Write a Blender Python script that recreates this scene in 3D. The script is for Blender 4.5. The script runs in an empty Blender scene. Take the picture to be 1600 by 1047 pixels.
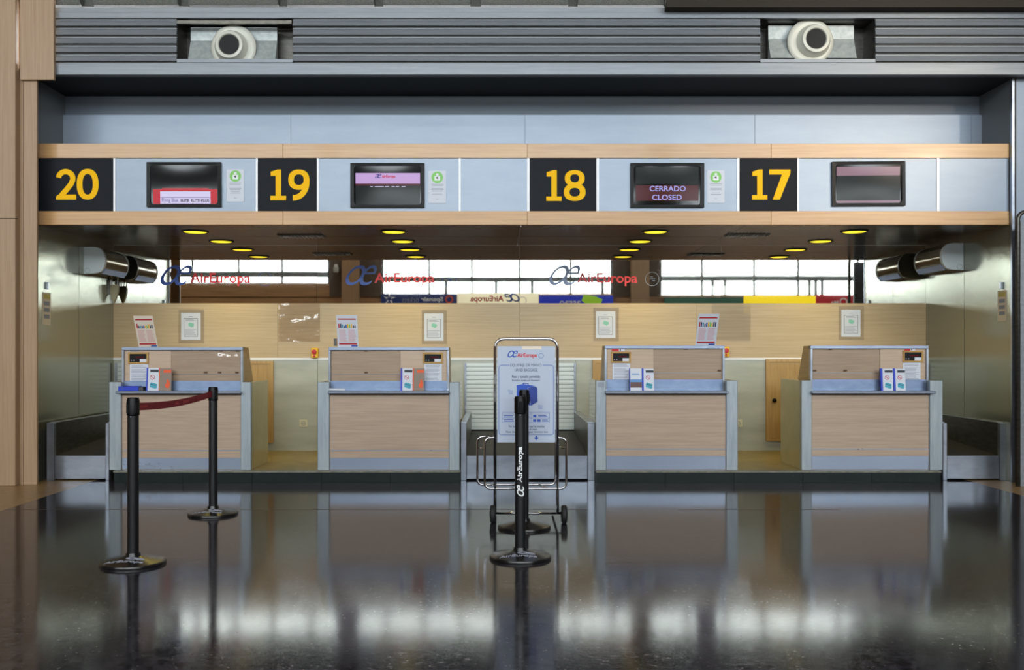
import bpy, bmesh, math, random
from mathutils import Vector, Matrix
random.seed(4)
C = bpy.context.scene.collection
SC = bpy.context.scene
F, XC, YH, CH = 1500.0, 780.0, 548.0, 1.28      # focal length in pixels, vanishing point, camera height
def X(px, Y): return (px - XC) * Y / F
def Z(py, Y): return CH - (py - YH) * Y / F

# ------------------------------------------------------------------ camera, world, lights, exposure
cd = bpy.data.cameras.new('camera'); cam = bpy.data.objects.new('camera', cd); C.objects.link(cam)
cam.location = (0, 0, CH); cam.rotation_euler = (math.pi / 2, 0, 0)
cd.sensor_width = 36; cd.lens = 36 * F / 1600
cd.shift_x = (800 - XC) / 1600; cd.shift_y = (YH - 523.5) / 1600
cd.clip_end = 200
SC.camera = cam
W = bpy.data.worlds.new('world'); SC.world = W; W.use_nodes = True
bg = W.node_tree.nodes['Background']
bg.inputs['Color'].default_value = (0.91, 0.955, 1.0, 1); bg.inputs['Strength'].default_value = 19.0
SC.view_settings.view_transform = 'Standard'; SC.view_settings.look = 'None'
SC.view_settings.gamma = 1; SC.view_settings.use_curve_mapping = False
SC.view_settings.exposure = -0.1
cy = SC.cycles
cy.max_bounces = 9; cy.diffuse_bounces = 4; cy.glossy_bounces = 6; cy.transmission_bounces = 6; cy.transparent_max_bounces = 12
cy.sample_clamp_indirect = 12; cy.caustics_reflective = False; cy.caustics_refractive = False
cy.use_denoising = True

RY = -8.0                                        # rear wall of the hall, behind the camera
WINS = [(-13.2, -5.38, 3.43), (-3.74, 3.6, 3.1), (5.1, 13.2, 3.05)]
def portal(x0, x1, z0, z1):
    l = bpy.data.lights.new('window_daylight', 'AREA'); l.shape = 'RECTANGLE'; l.size = x1 - x0; l.size_y = z1 - z0
    l.cycles.is_portal = True
    o = bpy.data.objects.new('window_daylight', l); C.objects.link(o)
    o.location = ((x0 + x1) / 2, RY + 0.02, (z0 + z1) / 2); o.rotation_euler = (math.pi / 2, 0, 0)  # -Z axis faces +Y
    return o
for w in WINS: portal(w[0], w[1], w[2], 4.3)
portal(-13.2, 13.2, 5.6, 8.0)
l = bpy.data.lights.new('sun_patch_spot', 'SPOT'); l.energy = 2600; l.color = (1.0, 0.82, 0.6); l.spot_size = math.radians(15); l.spot_blend = 1.0; l.shadow_soft_size = 0.15  # added spot, stands in for warm sunlight on the canopy's right part
o = bpy.data.objects.new('sun_patch_spot', l); C.objects.link(o); o.location = (9.5, -2.5, 5.2)
o.rotation_euler = (Vector((3.5, 9.4, 3.6)) - Vector(o.location)).to_track_quat('-Z', 'Y').to_euler()
for x in (-9, 0, 9):                              # added fill lights under the ceiling, to brighten the hall's rear wall
    l = bpy.data.lights.new('hall_fill_light', 'AREA'); l.shape = 'RECTANGLE'; l.size = 6; l.size_y = 1.2; l.energy = 330; l.color = (1.0, 0.93, 0.84)
    o = bpy.data.objects.new('hall_fill_light', l); C.objects.link(o); o.location = (x, -5.0, 10.1)
LAMPS = []                                       # downlights in the canopy (x pixel, Y)
for px, Y in ((305, 9.92), (346, 10.79), (615, 9.92), (629, 10.79), (1024, 9.92), (1000, 10.79), (1335, 9.90), (1282, 10.77)):
    LAMPS.append((X(px, Y), Y))

# ------------------------------------------------------------------ materials
def lin(c): return tuple(((v / 255) / 12.92 if v / 255 <= 0.04045 else ((v / 255 + 0.055) / 1.055) ** 2.4) for v in c)
MATS = {}
def mat(name, rgb, rough=0.5, metal=0.0, spec=0.5, emit=None, es=0.0, coat=0.0, alpha=1.0, trans=0.0, var=0.0,
        grain=None, bump=0.0, gscale=1.0, col2=None, lo=0.35, hi=0.65, ior=None, detail=5, rvar=0.0):
    """grain: scale triple for a stretched noise driving colour between rgb and col2"""
    if name in MATS: return MATS[name]
    m = bpy.data.materials.new(name); m.use_nodes = True; MATS[name] = m
    nt = m.node_tree; b = nt.nodes['Principled BSDF']
    c = lin(rgb)
    b.inputs['Base Color'].default_value = (*c, 1); b.inputs['Roughness'].default_value = rough
    b.inputs['Metallic'].default_value = metal; b.inputs['Specular IOR Level'].default_value = spec
    b.inputs['Coat Weight'].default_value = coat; b.inputs['Coat Roughness'].default_value = 0.08
    b.inputs['Alpha'].default_value = alpha; b.inputs['Transmission Weight'].default_value = trans
    if ior: b.inputs['IOR'].default_value = ior
    if emit: b.inputs['Emission Color'].default_value = (*lin(emit), 1); b.inputs['Emission Strength'].default_value = es
    if grain:
        tc = nt.nodes.new('ShaderNodeTexCoord'); mp = nt.nodes.new('ShaderNodeMapping'); mp.inputs['Scale'].default_value = grain
        oi = nt.nodes.new('ShaderNodeObjectInfo'); ad = nt.nodes.new('ShaderNodeVectorMath'); ad.operation = 'ADD'
        ms = nt.nodes.new('ShaderNodeVectorMath'); ms.operation = 'SCALE'; ms.inputs['Scale'].default_value = 7
        cb = nt.nodes.new('ShaderNodeCombineXYZ')
        for k in range(3): nt.links.new(oi.outputs['Random'], cb.inputs[k])
        nt.links.new(cb.outputs[0], ms.inputs[0]); nt.links.new(tc.outputs['Object'], ad.inputs[0]); nt.links.new(ms.outputs[0], ad.inputs[1])
        nt.links.new(ad.outputs[0], mp.inputs['Vector'])
        n = nt.nodes.new('ShaderNodeTexNoise'); n.inputs['Scale'].default_value = gscale; n.inputs['Detail'].default_value = detail
        n.inputs['Roughness'].default_value = 0.65
        nt.links.new(mp.outputs[0], n.inputs['Vector'])
        r = nt.nodes.new('ShaderNodeMapRange'); r.inputs['From Min'].default_value = lo; r.inputs['From Max'].default_value = hi
        nt.links.new(n.outputs['Fac'], r.inputs['Value'])
        mx = nt.nodes.new('ShaderNodeMix'); mx.data_type = 'RGBA'
        c2 = lin(col2) if col2 else tuple(v * 0.75 for v in c)
        mx.inputs['A'].default_value = (*c2, 1); mx.inputs['B'].default_value = (*c, 1)
        nt.links.new(r.outputs[0], mx.inputs['Factor'])
        out = mx.outputs['Result']
        if var:
            hs = nt.nodes.new('ShaderNodeHueSaturation'); mr = nt.nodes.new('ShaderNodeMapRange')
            mr.inputs['To Min'].default_value = 1 - var; mr.inputs['To Max'].default_value = 1 + var
            nt.links.new(oi.outputs['Random'], mr.inputs['Value']); nt.links.new(mr.outputs[0], hs.inputs['Value'])
            nt.links.new(out, hs.inputs['Color']); out = hs.outputs['Color']
        nt.links.new(out, b.inputs['Base Color'])
        if rvar:
            rr = nt.nodes.new('ShaderNodeMapRange'); rr.inputs['To Min'].default_value = rough - rvar; rr.inputs['To Max'].default_value = rough + rvar
            nt.links.new(r.outputs[0], rr.inputs['Value']); nt.links.new(rr.outputs[0], b.inputs['Roughness'])
        if bump:
            bp = nt.nodes.new('ShaderNodeBump'); bp.inputs['Strength'].default_value = bump; bp.inputs['Distance'].default_value = 0.004
            nt.links.new(n.outputs['Fac'], bp.inputs['Height']); nt.links.new(bp.outputs[0], b.inputs['Normal'])
    return m

M = {}
M['wood_band'] = mat('oak laminate', (200, 176, 138), 0.42, grain=(0.9, 9, 34), col2=(182, 157, 118), gscale=2.0, bump=0.03, lo=0.3, hi=0.7)
M['wood_front'] = mat('pale oak laminate', (190, 167, 146), 0.4, grain=(1.1, 9, 30), col2=(170, 146, 126), gscale=2.2, bump=0.03, lo=0.3, hi=0.7, var=0.02)
M['wood_light'] = mat('lighter oak laminate', (198, 174, 150), 0.4, grain=(1.1, 9, 30), col2=(184, 158, 134), gscale=2.2, lo=0.3, hi=0.7)
M['wood_side'] = mat('honey oak side', (178, 146, 88), 0.4, grain=(6, 1.2, 26), col2=(160, 126, 70), gscale=2.2)
M['wood_strip'] = mat('canopy oak', (206, 163, 112), 0.36, grain=(0.8, 9, 26), col2=(186, 142, 92), gscale=1.8, lo=0.3, hi=0.7, var=0.05, coat=0.15)
M['wood_column'] = mat('column beech', (176, 148, 118), 0.45, grain=(30, 30, 0.9), col2=(158, 128, 100), gscale=2.0, lo=0.3, hi=0.7, bump=0.04)
M['wood_door'] = mat('door beech', (196, 160, 100), 0.45, grain=(26, 26, 1.0), col2=(176, 138, 82), gscale=2.0)
M['wood_frame'] = mat('thin oak frame', (190, 150, 78), 0.5, grain=(10, 10, 10), col2=(172, 130, 62))
M['hall_brown'] = mat('hall brown panel', (186, 146, 106), 0.5, grain=(1, 1, 12), col2=(160, 124, 90))
M['hall_dark'] = mat('hall dark', (96, 84, 74), 0.6)
M['hall_wall'] = mat('hall plaster', (120, 112, 104), 0.8)
M['steel_sign'] = mat('blue grey steel', (146, 157, 171), 0.42, 0.3, grain=(0.8, 2, 3), col2=(138, 150, 165), gscale=2, lo=0.3, hi=0.7)
M['steel_post'] = mat('post aluminium', (168, 177, 182), 0.42, 0.3, grain=(14, 14, 1.5), col2=(148, 158, 166), gscale=2)
M['steel'] = mat('brushed steel', (176, 184, 196), 0.28, 0.85, grain=(1.2, 2, 3), col2=(150, 158, 172), gscale=1.5)
M['steel_bright'] = mat('bright scratched steel', (162, 174, 194), 0.28, 0.6, grain=(0.8, 3, 3), col2=(150, 163, 184), gscale=1.2, rvar=0.02, lo=0.1, hi=0.9)
M['steel_dark'] = mat('dark steel', (92, 90, 86), 0.35, 0.7, grain=(3, 3, 12), col2=(72, 70, 66), gscale=3)
M['side_wall'] = mat('side wall steel', (158, 160, 146), 0.2, 0.75, grain=(2, 2, 2), col2=(160, 162, 148), gscale=2, rvar=0.02)
M['side_upper'] = mat('side wall upper steel', (116, 120, 122), 0.5, 0.2)
M['side_lam'] = mat('counter side laminate', (190, 180, 140), 0.16, 0.4, grain=(2, 2, 2), col2=(178, 168, 128), gscale=2)
M['louvre'] = mat('louvre grey metal', (136, 141, 147), 0.42, 0.3, grain=(1.0, 4, 20), col2=(122, 127, 133), gscale=2, lo=0.3, hi=0.7)
M['louvre_dark'] = mat('louvre groove', (70, 72, 72), 0.6)
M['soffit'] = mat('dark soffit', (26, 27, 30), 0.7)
M['upper_back'] = mat('upper recess wall', (104, 112, 122), 0.6, 0.1)
M['black_plate'] = mat('charcoal plate', (24, 27, 34), 0.6, spec=0.2, grain=(2, 2, 2), col2=(20, 23, 30))
M['yellow'] = mat('yellow numeral', (255, 196, 0), 0.6, spec=0.2)
M['white'] = mat('white paint', (238, 240, 242), 0.5)
M['white_edge'] = mat('white divider', (250, 252, 255), 0.4)
M['mirror'] = mat('mirror glass', (226, 226, 218), 0.015, 1.0, grain=(0.35, 1, 0.9), col2=(222, 222, 214), gscale=1.2, bump=0.06, detail=0)
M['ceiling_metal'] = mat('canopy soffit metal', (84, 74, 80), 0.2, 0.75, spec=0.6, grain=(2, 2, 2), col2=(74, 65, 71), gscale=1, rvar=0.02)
M['marble'] = mat('pale green marble', (198, 200, 188), 0.3, grain=(1.0, 1, 4.5), col2=(172, 176, 164), gscale=1.3, lo=0.3, hi=0.7, detail=7)
M['marble_dark'] = mat('dark green marble', (14, 26, 26), 0.35, spec=0.3, grain=(6, 6, 9), col2=(40, 62, 58), gscale=2.4, lo=0.24, hi=0.38, detail=8)
M['stone_edge'] = mat('stone nosing', (136, 132, 118), 0.35, grain=(6, 6, 9), col2=(104, 102, 92), gscale=2.4)
M['platform_top'] = mat('platform tiles', (152, 134, 84), 0.4, grain=(2, 2, 2), col2=(134, 118, 72), gscale=3)
M['upstand'] = mat('upstand steel', (120, 136, 164), 0.4, 0.5, grain=(3, 3, 5), col2=(104, 122, 152), gscale=3)
M['shutter'] = mat('shutter aluminium', (206, 214, 212), 0.4, 0.2)
M['shutter_dark'] = mat('shutter joint', (150, 156, 154), 0.6)
M['belt_rubber'] = mat('rubber belt', (44, 40, 36), 0.6, grain=(4, 4, 4), col2=(36, 33, 30))
M['black'] = mat('black plastic', (5, 5, 7), 0.4, spec=0.2)
M['black_pole'] = mat('black powder coat', (17, 18, 21), 0.42)
M['black_base'] = mat('black base', (18, 18, 18), 0.25)
M['rubber'] = mat('wheel rubber', (22, 22, 23), 0.7)
M['chrome'] = mat('chrome tube', (205, 205, 210), 0.08, 1.0)
M['red_belt'] = mat('dark red webbing', (148, 20, 46), 0.7, grain=(60, 60, 60), col2=(128, 16, 38))
M['red'] = mat('red print', (196, 24, 40), 0.5)
M['red_vinyl'] = mat('red vinyl', (200, 40, 52), 0.4)
M['blue'] = mat('blue print', (38, 78, 170), 0.5)
M['blue_vinyl'] = mat('blue vinyl', (48, 84, 176), 0.4)
M['blue_pale'] = mat('pale blue vinyl', (150, 166, 204), 0.4)
M['blue_edge'] = mat('blue board', (28, 60, 190), 0.5)
M['blue_sign'] = mat('stand sign sheet', (180, 190, 208), 0.5, spec=0.3)
M['navy'] = mat('dark navy print', (44, 58, 92), 0.6)
M['case_front'] = mat('suitcase blue', (30, 74, 178), 0.5)
M['case_side'] = mat('suitcase dark blue', (22, 52, 140), 0.5)
M['paper'] = mat('white paper', (214, 218, 228), 0.6)
M['paper_warm'] = mat('cream paper', (228, 216, 200), 0.6)
M['paper_grey'] = mat('printed grey', (150, 154, 168), 0.7)
M['print_dark'] = mat('dark print', (58, 62, 70), 0.7)
M['print_red'] = mat('poster red', (188, 44, 52), 0.6)
M['print_pink'] = mat('poster text red', (214, 160, 162), 0.7)
M['teal'] = mat('poster teal', (140, 204, 184), 0.6)
M['teal2'] = mat('leaflet teal', (70, 164, 186), 0.6)
M['green_disc'] = mat('green disc', (128, 200, 96), 0.5)
M['orange'] = mat('orange print', (232, 92, 44), 0.6)
M['tan_grey'] = mat('leaflet taupe', (142, 124, 112), 0.6)
M['sky_print'] = mat('leaflet sky', (96, 150, 206), 0.6)
M['brown_print'] = mat('leaflet brown', (104, 74, 70), 0.6)
M['skin_yellow'] = mat('yellow label', (208, 196, 110), 0.6)
M['yellow_box'] = mat('yellow plastic', (236, 186, 20), 0.45)
M['clip'] = mat('brown clip', (92, 62, 36), 0.5)
M['unit_white'] = mat('air curtain casing', (206, 214, 214), 0.45)
M['unit_gloss'] = mat('air curtain polished cover', (150, 138, 110), 0.16, 0.5)
M['unit_blue'] = mat('air curtain outlet', (150, 164, 200), 0.25, 0.6)
M['beige'] = mat('beige plastic', (176, 166, 132), 0.5)
M['outlet'] = mat('outlet cream', (214, 210, 182), 0.4)
M['concrete'] = mat('rough grey panel', (112, 112, 106), 0.9, grain=(40, 40, 40), col2=(84, 84, 80), gscale=2, bump=0.3)
M['concrete_dark'] = mat('dark beam', (52, 46, 38), 0.9)
M['nozzle'] = mat('nozzle cream', (206, 206, 194), 0.35)
M['galv'] = mat('galvanised box', (186, 192, 190), 0.45, 0.3, grain=(5, 5, 5), col2=(160, 168, 168), gscale=4)
M['screen'] = mat('crt glass', (8, 10, 10), 0.08, spec=0.3)
M['g_lilac'] = mat('screen lilac', (20, 20, 20), 0.2, spec=0.15, emit=(206, 168, 226), es=0.9)
M['g_white'] = mat('screen white', (20, 20, 20), 0.2, spec=0.15, emit=(214, 206, 240), es=1.0)
M['g_red'] = mat('screen red', (20, 8, 8), 0.2, spec=0.15, emit=(214, 30, 46), es=0.8)
M['g_dred'] = mat('screen dim red', (10, 6, 6), 0.15, spec=0.15, emit=(86, 28, 34), es=0.8)
M['g_dark'] = mat('screen dark', (16, 20, 20), 0.12, spec=0.15, emit=(34, 38, 38), es=0.7)
M['g_pink'] = mat('screen pink', (20, 16, 16), 0.12, spec=0.15, emit=(176, 140, 156), es=0.7)
M['g_text'] = mat('screen lavender text', (20, 20, 20), 0.3, spec=0.15, emit=(170, 168, 236), es=1.0)
M['g_blue'] = mat('screen blue', (10, 12, 40), 0.3, spec=0.15, emit=(50, 60, 150), es=0.7)
M['g_black'] = mat('screen black text', (8, 8, 8), 0.4)
M['lens'] = mat('lamp lens', (240, 220, 60), 0.4, emit=(255, 226, 40), es=1.6)
M['floor_tan'] = mat('tan floor', (150, 122, 86), 0.3, spec=0.2, grain=(3, 3, 3), col2=(130, 106, 74), gscale=6)
M['seam'] = mat('dark joint', (58, 54, 46), 0.8)
M['seam_brown'] = mat('floor joint', (62, 44, 30), 0.5)
M['s_navy'] = mat('hall sign navy', (20, 40, 92), 0.4, emit=(30, 56, 120), es=0.25)
M['s_cream'] = mat('hall sign cream', (236, 230, 206), 0.4, emit=(240, 232, 200), es=0.75)
M['s_blue'] = mat('hall sign blue', (24, 44, 170), 0.4, emit=(24, 48, 180), es=0.5)
M['s_green'] = mat('hall sign green', (16, 84, 62), 0.4, emit=(20, 90, 60), es=0.2)
M['s_yellow'] = mat('hall sign yellow', (250, 224, 20), 0.4, emit=(255, 226, 20), es=0.8)
M['s_red'] = mat('hall sign red', (168, 10, 32), 0.4, emit=(180, 10, 30), es=0.3)
M['s_lime'] = mat('hall sign lime', (150, 200, 40), 0.4, emit=(150, 200, 40), es=0.4)

def glassy(name, tint, rough, fac, bump=0):
    m = bpy.data.materials.new(name); m.use_nodes = True; nt = m.node_tree; nt.nodes.clear()
    o = nt.nodes.new('ShaderNodeOutputMaterial'); t = nt.nodes.new('ShaderNodeBsdfTransparent'); g = nt.nodes.new('ShaderNodeBsdfGlossy')
    fr = nt.nodes.new('ShaderNodeFresnel'); fr.inputs['IOR'].default_value = 1.45
    mu = nt.nodes.new('ShaderNodeMath'); mu.operation = 'MULTIPLY_ADD'; mu.inputs[1].default_value = 1.0; mu.inputs[2].default_value = fac
    mx = nt.nodes.new('ShaderNodeMixShader')
    t.inputs['Color'].default_value = (*tint, 1); g.inputs['Roughness'].default_value = rough
    nt.links.new(fr.outputs[0], mu.inputs[0]); nt.links.new(mu.outputs[0], mx.inputs[0]); nt.links.new(t.outputs[0], mx.inputs[1]); nt.links.new(g.outputs[0], mx.inputs[2])
    if bump:
        n = nt.nodes.new('ShaderNodeTexNoise'); n.inputs['Scale'].default_value = 5; n.inputs['Detail'].default_value = 2
        b = nt.nodes.new('ShaderNodeBump'); b.inputs['Strength'].default_value = bump; b.inputs['Distance'].default_value = 0.05
        tc = nt.nodes.new('ShaderNodeTexCoord'); nt.links.new(tc.outputs['Object'], n.inputs['Vector'])
        nt.links.new(n.outputs['Fac'], b.inputs['Height']); nt.links.new(b.outputs[0], g.inputs['Normal'])
    nt.links.new(mx.outputs[0], o.inputs[0]); M[name] = m
glassy('window_glass', (0.96, 0.98, 0.98), 0.0, 0.0)
glassy('acrylic', (0.995, 0.985, 0.97), 0.02, 0.0, 0)
glassy('acrylic_wavy', (0.995, 0.985, 0.97), 0.02, 0.0, 0.3)
glassy('film', (0.99, 0.96, 0.92), 0.08, 0.01, 0.25)

def floor_material():
    m = bpy.data.materials.new('dark polished floor'); m.use_nodes = True; nt = m.node_tree; b = nt.nodes['Principled BSDF']
    N = nt.nodes.new; L = nt.links.new
    tc = N('ShaderNodeTexCoord')
    n1 = N('ShaderNodeTexNoise'); n1.inputs['Scale'].default_value = 34; n1.inputs['Detail'].default_value = 4
    n2 = N('ShaderNodeTexNoise'); n2.inputs['Scale'].default_value = 0.7; n2.inputs['Detail'].default_value = 3
    v = N('ShaderNodeTexVoronoi'); v.inputs['Scale'].default_value = 26
    for q in (n1, n2, v): L(tc.outputs['Object'], q.inputs['Vector'])
    cr = N('ShaderNodeValToRGB'); e = cr.color_ramp.elements
    e[0].position = 0.32; e[0].color = (*lin((14, 14, 18)), 1); e[1].position = 0.68; e[1].color = (*lin((70, 67, 74)), 1)
    L(n1.outputs['Fac'], cr.inputs[0])
    mul = N('ShaderNodeMix'); mul.data_type = 'RGBA'; mul.blend_type = 'MULTIPLY'; mul.inputs['Factor'].default_value = 0.5
    L(cr.outputs[0], mul.inputs['A']); L(n2.outputs['Fac'], mul.inputs['B'])
    sp = N('ShaderNodeMapRange'); sp.inputs['From Min'].default_value = 0.08; sp.inputs['From Max'].default_value = 0.14
    sp.inputs['To Min'].default_value = 1; sp.inputs['To Max'].default_value = 0
    L(v.outputs['Distance'], sp.inputs['Value'])
    mx = N('ShaderNodeMix'); mx.data_type = 'RGBA'; mx.inputs['B'].default_value = (*lin((92, 86, 82)), 1)
    L(sp.outputs[0], mx.inputs['Factor']); L(mul.outputs['Result'], mx.inputs['A']); L(mx.outputs['Result'], b.inputs['Base Color'])
    rr = N('ShaderNodeMapRange'); rr.inputs['To Min'].default_value = 0.09; rr.inputs['To Max'].default_value = 0.13
    L(n2.outputs['Fac'], rr.inputs['Value']); L(rr.outputs[0], b.inputs['Roughness'])
    b.inputs['Specular IOR Level'].default_value = 0.35; b.inputs['IOR'].default_value = 1.25
    n3 = N('ShaderNodeTexNoise'); n3.inputs['Scale'].default_value = 70; n3.inputs['Detail'].default_value = 3
    L(tc.outputs['Object'], n3.inputs['Vector'])
    bp = N('ShaderNodeBump'); bp.inputs['Strength'].default_value = 0.07; bp.inputs['Distance'].default_value = 0.0018
    L(n3.outputs['Fac'], bp.inputs['Height']); L(bp.outputs[0], b.inputs['Normal'])
    M['floor'] = m
floor_material()

# ------------------------------------------------------------------ helpers
WL = {}                                          # world location of each object's origin
def empty(name, loc, label, cat, group=None):
    o = bpy.data.objects.new(name, None); C.objects.link(o); o.location = loc; o.empty_display_size = 0.1
    WL[o.name] = Vector(loc); tag(o, label, cat, group); return o
def tag(o, label=None, cat=None, group=None, kind=None):
    if label: o['label'] = label
    if cat: o['category'] = cat
    if group: o['group'] = group
    if kind: o['kind'] = kind
    return o
def link(name, bm, m, parent=None, smooth=False, loc=None):
    """world-space bmesh -> one object; a top-level one gets its origin at the middle of its base"""
    bmesh.ops.recalc_face_normals(bm, faces=bm.faces)
    if parent is not None: w = WL[parent.name]
    elif loc is not None: w = Vector(loc)
    else:
        xs = [v.co for v in bm.verts]
        w = Vector(((min(v.x for v in xs) + max(v.x for v in xs)) / 2, (min(v.y for v in xs) + max(v.y for v in xs)) / 2, min(v.z for v in xs)))
    bmesh.ops.translate(bm, verts=bm.verts, vec=-w)
    me = bpy.data.meshes.new(name); bm.to_mesh(me); bm.free()
    me.materials.append(M[m])
    if smooth:
        for p in me.polygons: p.use_smooth = True
    o = bpy.data.objects.new(name, me); C.objects.link(o)
    if parent is not None: o.parent = parent
    else: o.location = w
    WL[o.name] = w
    if smooth == 'auto':
        me.set_sharp_from_angle(angle=math.radians(40))
    return o
def struct(name, bm, m, parent=None):
    o = link(name, bm, m, parent)
    if parent is None: o['kind'] = 'structure'
    return o
def box(bm, x0, x1, y0, y1, z0, z1, bev=0.0):
    vs = [bm.verts.new((x, y, z)) for x in (x0, x1) for y in (y0, y1) for z in (z0, z1)]
    fs = [bm.faces.new([vs[i] for i in f]) for f in ((0, 1, 3, 2), (4, 6, 7, 5), (0, 4, 5, 1), (2, 3, 7, 6), (0, 2, 6, 4), (1, 5, 7, 3))]
    if bev:
        es = list({e for f in fs for e in f.edges})
        bmesh.ops.bevel(bm, geom=es, offset=bev, segments=1, affect='EDGES')
    return vs
def B(*a, bev=0.0):
    bm = bmesh.new(); box(bm, *a, bev=bev); return bm
def PB(px0, px1, py0, py1, Y, d, bev=0.0):
    """box whose front face at depth Y spans the given extent; py0 is the top"""
    return B(X(px0, Y), X(px1, Y), Y, Y + d, Z(py1, Y), Z(py0, Y), bev=bev)
def prism(pts, axis, a, b, bm=None):
    """polygon pts in the two other axes, extruded along axis from a to b"""
    bm = bm or bmesh.new()
    def mk(p, t): return {'x': (t, p[0], p[1]), 'y': (p[0], t, p[1]), 'z': (p[0], p[1], t)}[axis]
    A = [bm.verts.new(mk(p, a)) for p in pts]; D = [bm.verts.new(mk(p, b)) for p in pts]
    bm.faces.new(A); bm.faces.new(D[::-1])
    for i in range(len(pts)): bm.faces.new((A[i], A[(i + 1) % len(pts)], D[(i + 1) % len(pts)], D[i]))
    return bm
def lathe(prof, c, n=32, axis='z', bm=None):
    """profile [(r, h)] about an axis through c"""
    bm = bm or bmesh.new(); rings = []
    for r, h in prof:
        ring = []
        for k in range(n):
            a = 2 * math.pi * k / n
            p = (r * math.cos(a), r * math.sin(a))
            q = {'z': (p[0], p[1], h), 'y': (p[0], h, p[1]), 'x': (h, p[0], p[1])}[axis]
            ring.append(bm.verts.new((c[0] + q[0], c[1] + q[1], c[2] + q[2])))
        rings.append(ring)
    for a, b in zip(rings, rings[1:]):
        for k in range(n): bm.faces.new((a[k], a[(k + 1) % n], b[(k + 1) % n], b[k]))
    if prof[0][0] > 1e-5: bm.faces.new(rings[0])
    if prof[-1][0] > 1e-5: bm.faces.new(rings[-1])
    bmesh.ops.remove_doubles(bm, verts=bm.verts, dist=1e-6)
    return bm
def arc_path(pts, r, seg=6):
    """round the inner corners of a polyline"""
    pts = [Vector(p) for p in pts]; out = [pts[0]]
    for i in range(1, len(pts) - 1):
        a, b, c = pts[i - 1], pts[i], pts[i + 1]
        u = (a - b).normalized(); v = (c - b).normalized()
        s = b + u * r; e = b + v * r
        for k in range(seg + 1):
            t = k / seg; out.append((1 - t) ** 2 * s + 2 * t * (1 - t) * b + t * t * e)
    out.append(pts[-1]); return out
def tube(path, r, n=10, bm=None):
    bm = bm or bmesh.new(); path = [Vector(p) for p in path]; prev = None; up = None
    rings = []
    for i, p in enumerate(path):
        t = (path[min(i + 1, len(path) - 1)] - path[max(i - 1, 0)]).normalized()
        if up is None:
            up = Vector((0, 1, 0)) if abs(t.y) < 0.8 else Vector((1, 0, 0))
        s = t.cross(up).normalized(); up = s.cross(t).normalized()
        rings.append([bm.verts.new(p + r * (math.cos(2 * math.pi * k / n) * s + math.sin(2 * math.pi * k / n) * up)) for k in range(n)])
    for a, b in zip(rings, rings[1:]):
        for k in range(n): bm.faces.new((a[k], a[(k + 1) % n], b[(k + 1) % n], b[k]))
    bm.faces.new(rings[0]); bm.faces.new(rings[-1]); return bm
def text_bm(s, x0, x1, z0, z1, Y, fat=0.0, shear=0.0, thick=0.002, flip=False, keep=False):
    """lettering that fills the box x0..x1, z0..z1 on the plane Y, facing -Y (flip: facing +Y)"""
    cu = bpy.data.curves.new('lettering', 'FONT'); cu.body = s; cu.size = 1; cu.offset = fat; cu.shear = shear
    cu.resolution_u = 3; cu.extrude = 0.01
    ob = bpy.data.objects.new('lettering', cu)
    me = bpy.data.meshes.new_from_object(ob)
    bm = bmesh.new(); bm.from_mesh(me)
    bpy.data.objects.remove(ob); bpy.data.curves.remove(cu); bpy.data.meshes.remove(me)
    xs = [v.co.x for v in bm.verts]; ys = [v.co.y for v in bm.verts]
    ax, bx, ay, by = min(xs), max(xs), min(ys), max(ys)
    for v in bm.verts:
        u = (v.co.x - ax) / (bx - ax); w = (v.co.y - ay) / (by - ay)
        if flip: u = 1 - u
        side = -1 if not flip else 1
        v.co = Vector((x0 + u * (x1 - x0), Y + side * (thick if v.co.z > 0 else 0), z0 + w * (z1 - z0)))
    return bm
def ptext(s, px0, px1, py0, py1, Y, **k):
    return text_bm(s, X(px0, Y), X(px1, Y), Z(py1, Y), Z(py0, Y), Y, **k)
def rrect(cx, cz, w, h, r, n=5):
    pts = []
    for sx, sz, a0 in ((1, 1, 0), (-1, 1, 90), (-1, -1, 180), (1, -1, 270)):
        for k in range(n + 1):
            a = math.radians(a0 + 90 * k / n)
            pts.append((cx + sx * (w / 2 - r) + r * math.cos(a), cz + sz * (h / 2 - r) + r * math.sin(a)))
    return pts
def ring_y(c, R, r, y0, y1, n=24, bm=None):
    """flat annulus about a y axis"""
    bm = bm or bmesh.new(); L_ = []
    for rad, y in ((R, y0), (R, y1), (r, y1), (r, y0)):
        L_.append([bm.verts.new((c[0] + rad * math.cos(2 * math.pi * k / n), y, c[1] + rad * math.sin(2 * math.pi * k / n))) for k in range(n)])
    for i in range(4):
        a, b = L_[i], L_[(i + 1) % 4]
        for k in range(n): bm.faces.new((a[k], a[(k + 1) % n], b[(k + 1) % n], b[k]))
    return bm
def disc_y(c, R, y0, y1, n=20, bm=None, sx=1, sz=1):
    return prism([(c[0] + sx * R * math.cos(2 * math.pi * k / n), c[1] + sz * R * math.sin(2 * math.pi * k / n)) for k in range(n)], 'y', y0, y1, bm)

XL, XR = -4.51, 4.99                             # inner faces of the niche's side walls
YF, YB = 9.36, 11.23                             # front edge of the niche, back wall
CEIL = 2.512                                     # underside of the canopy

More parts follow.
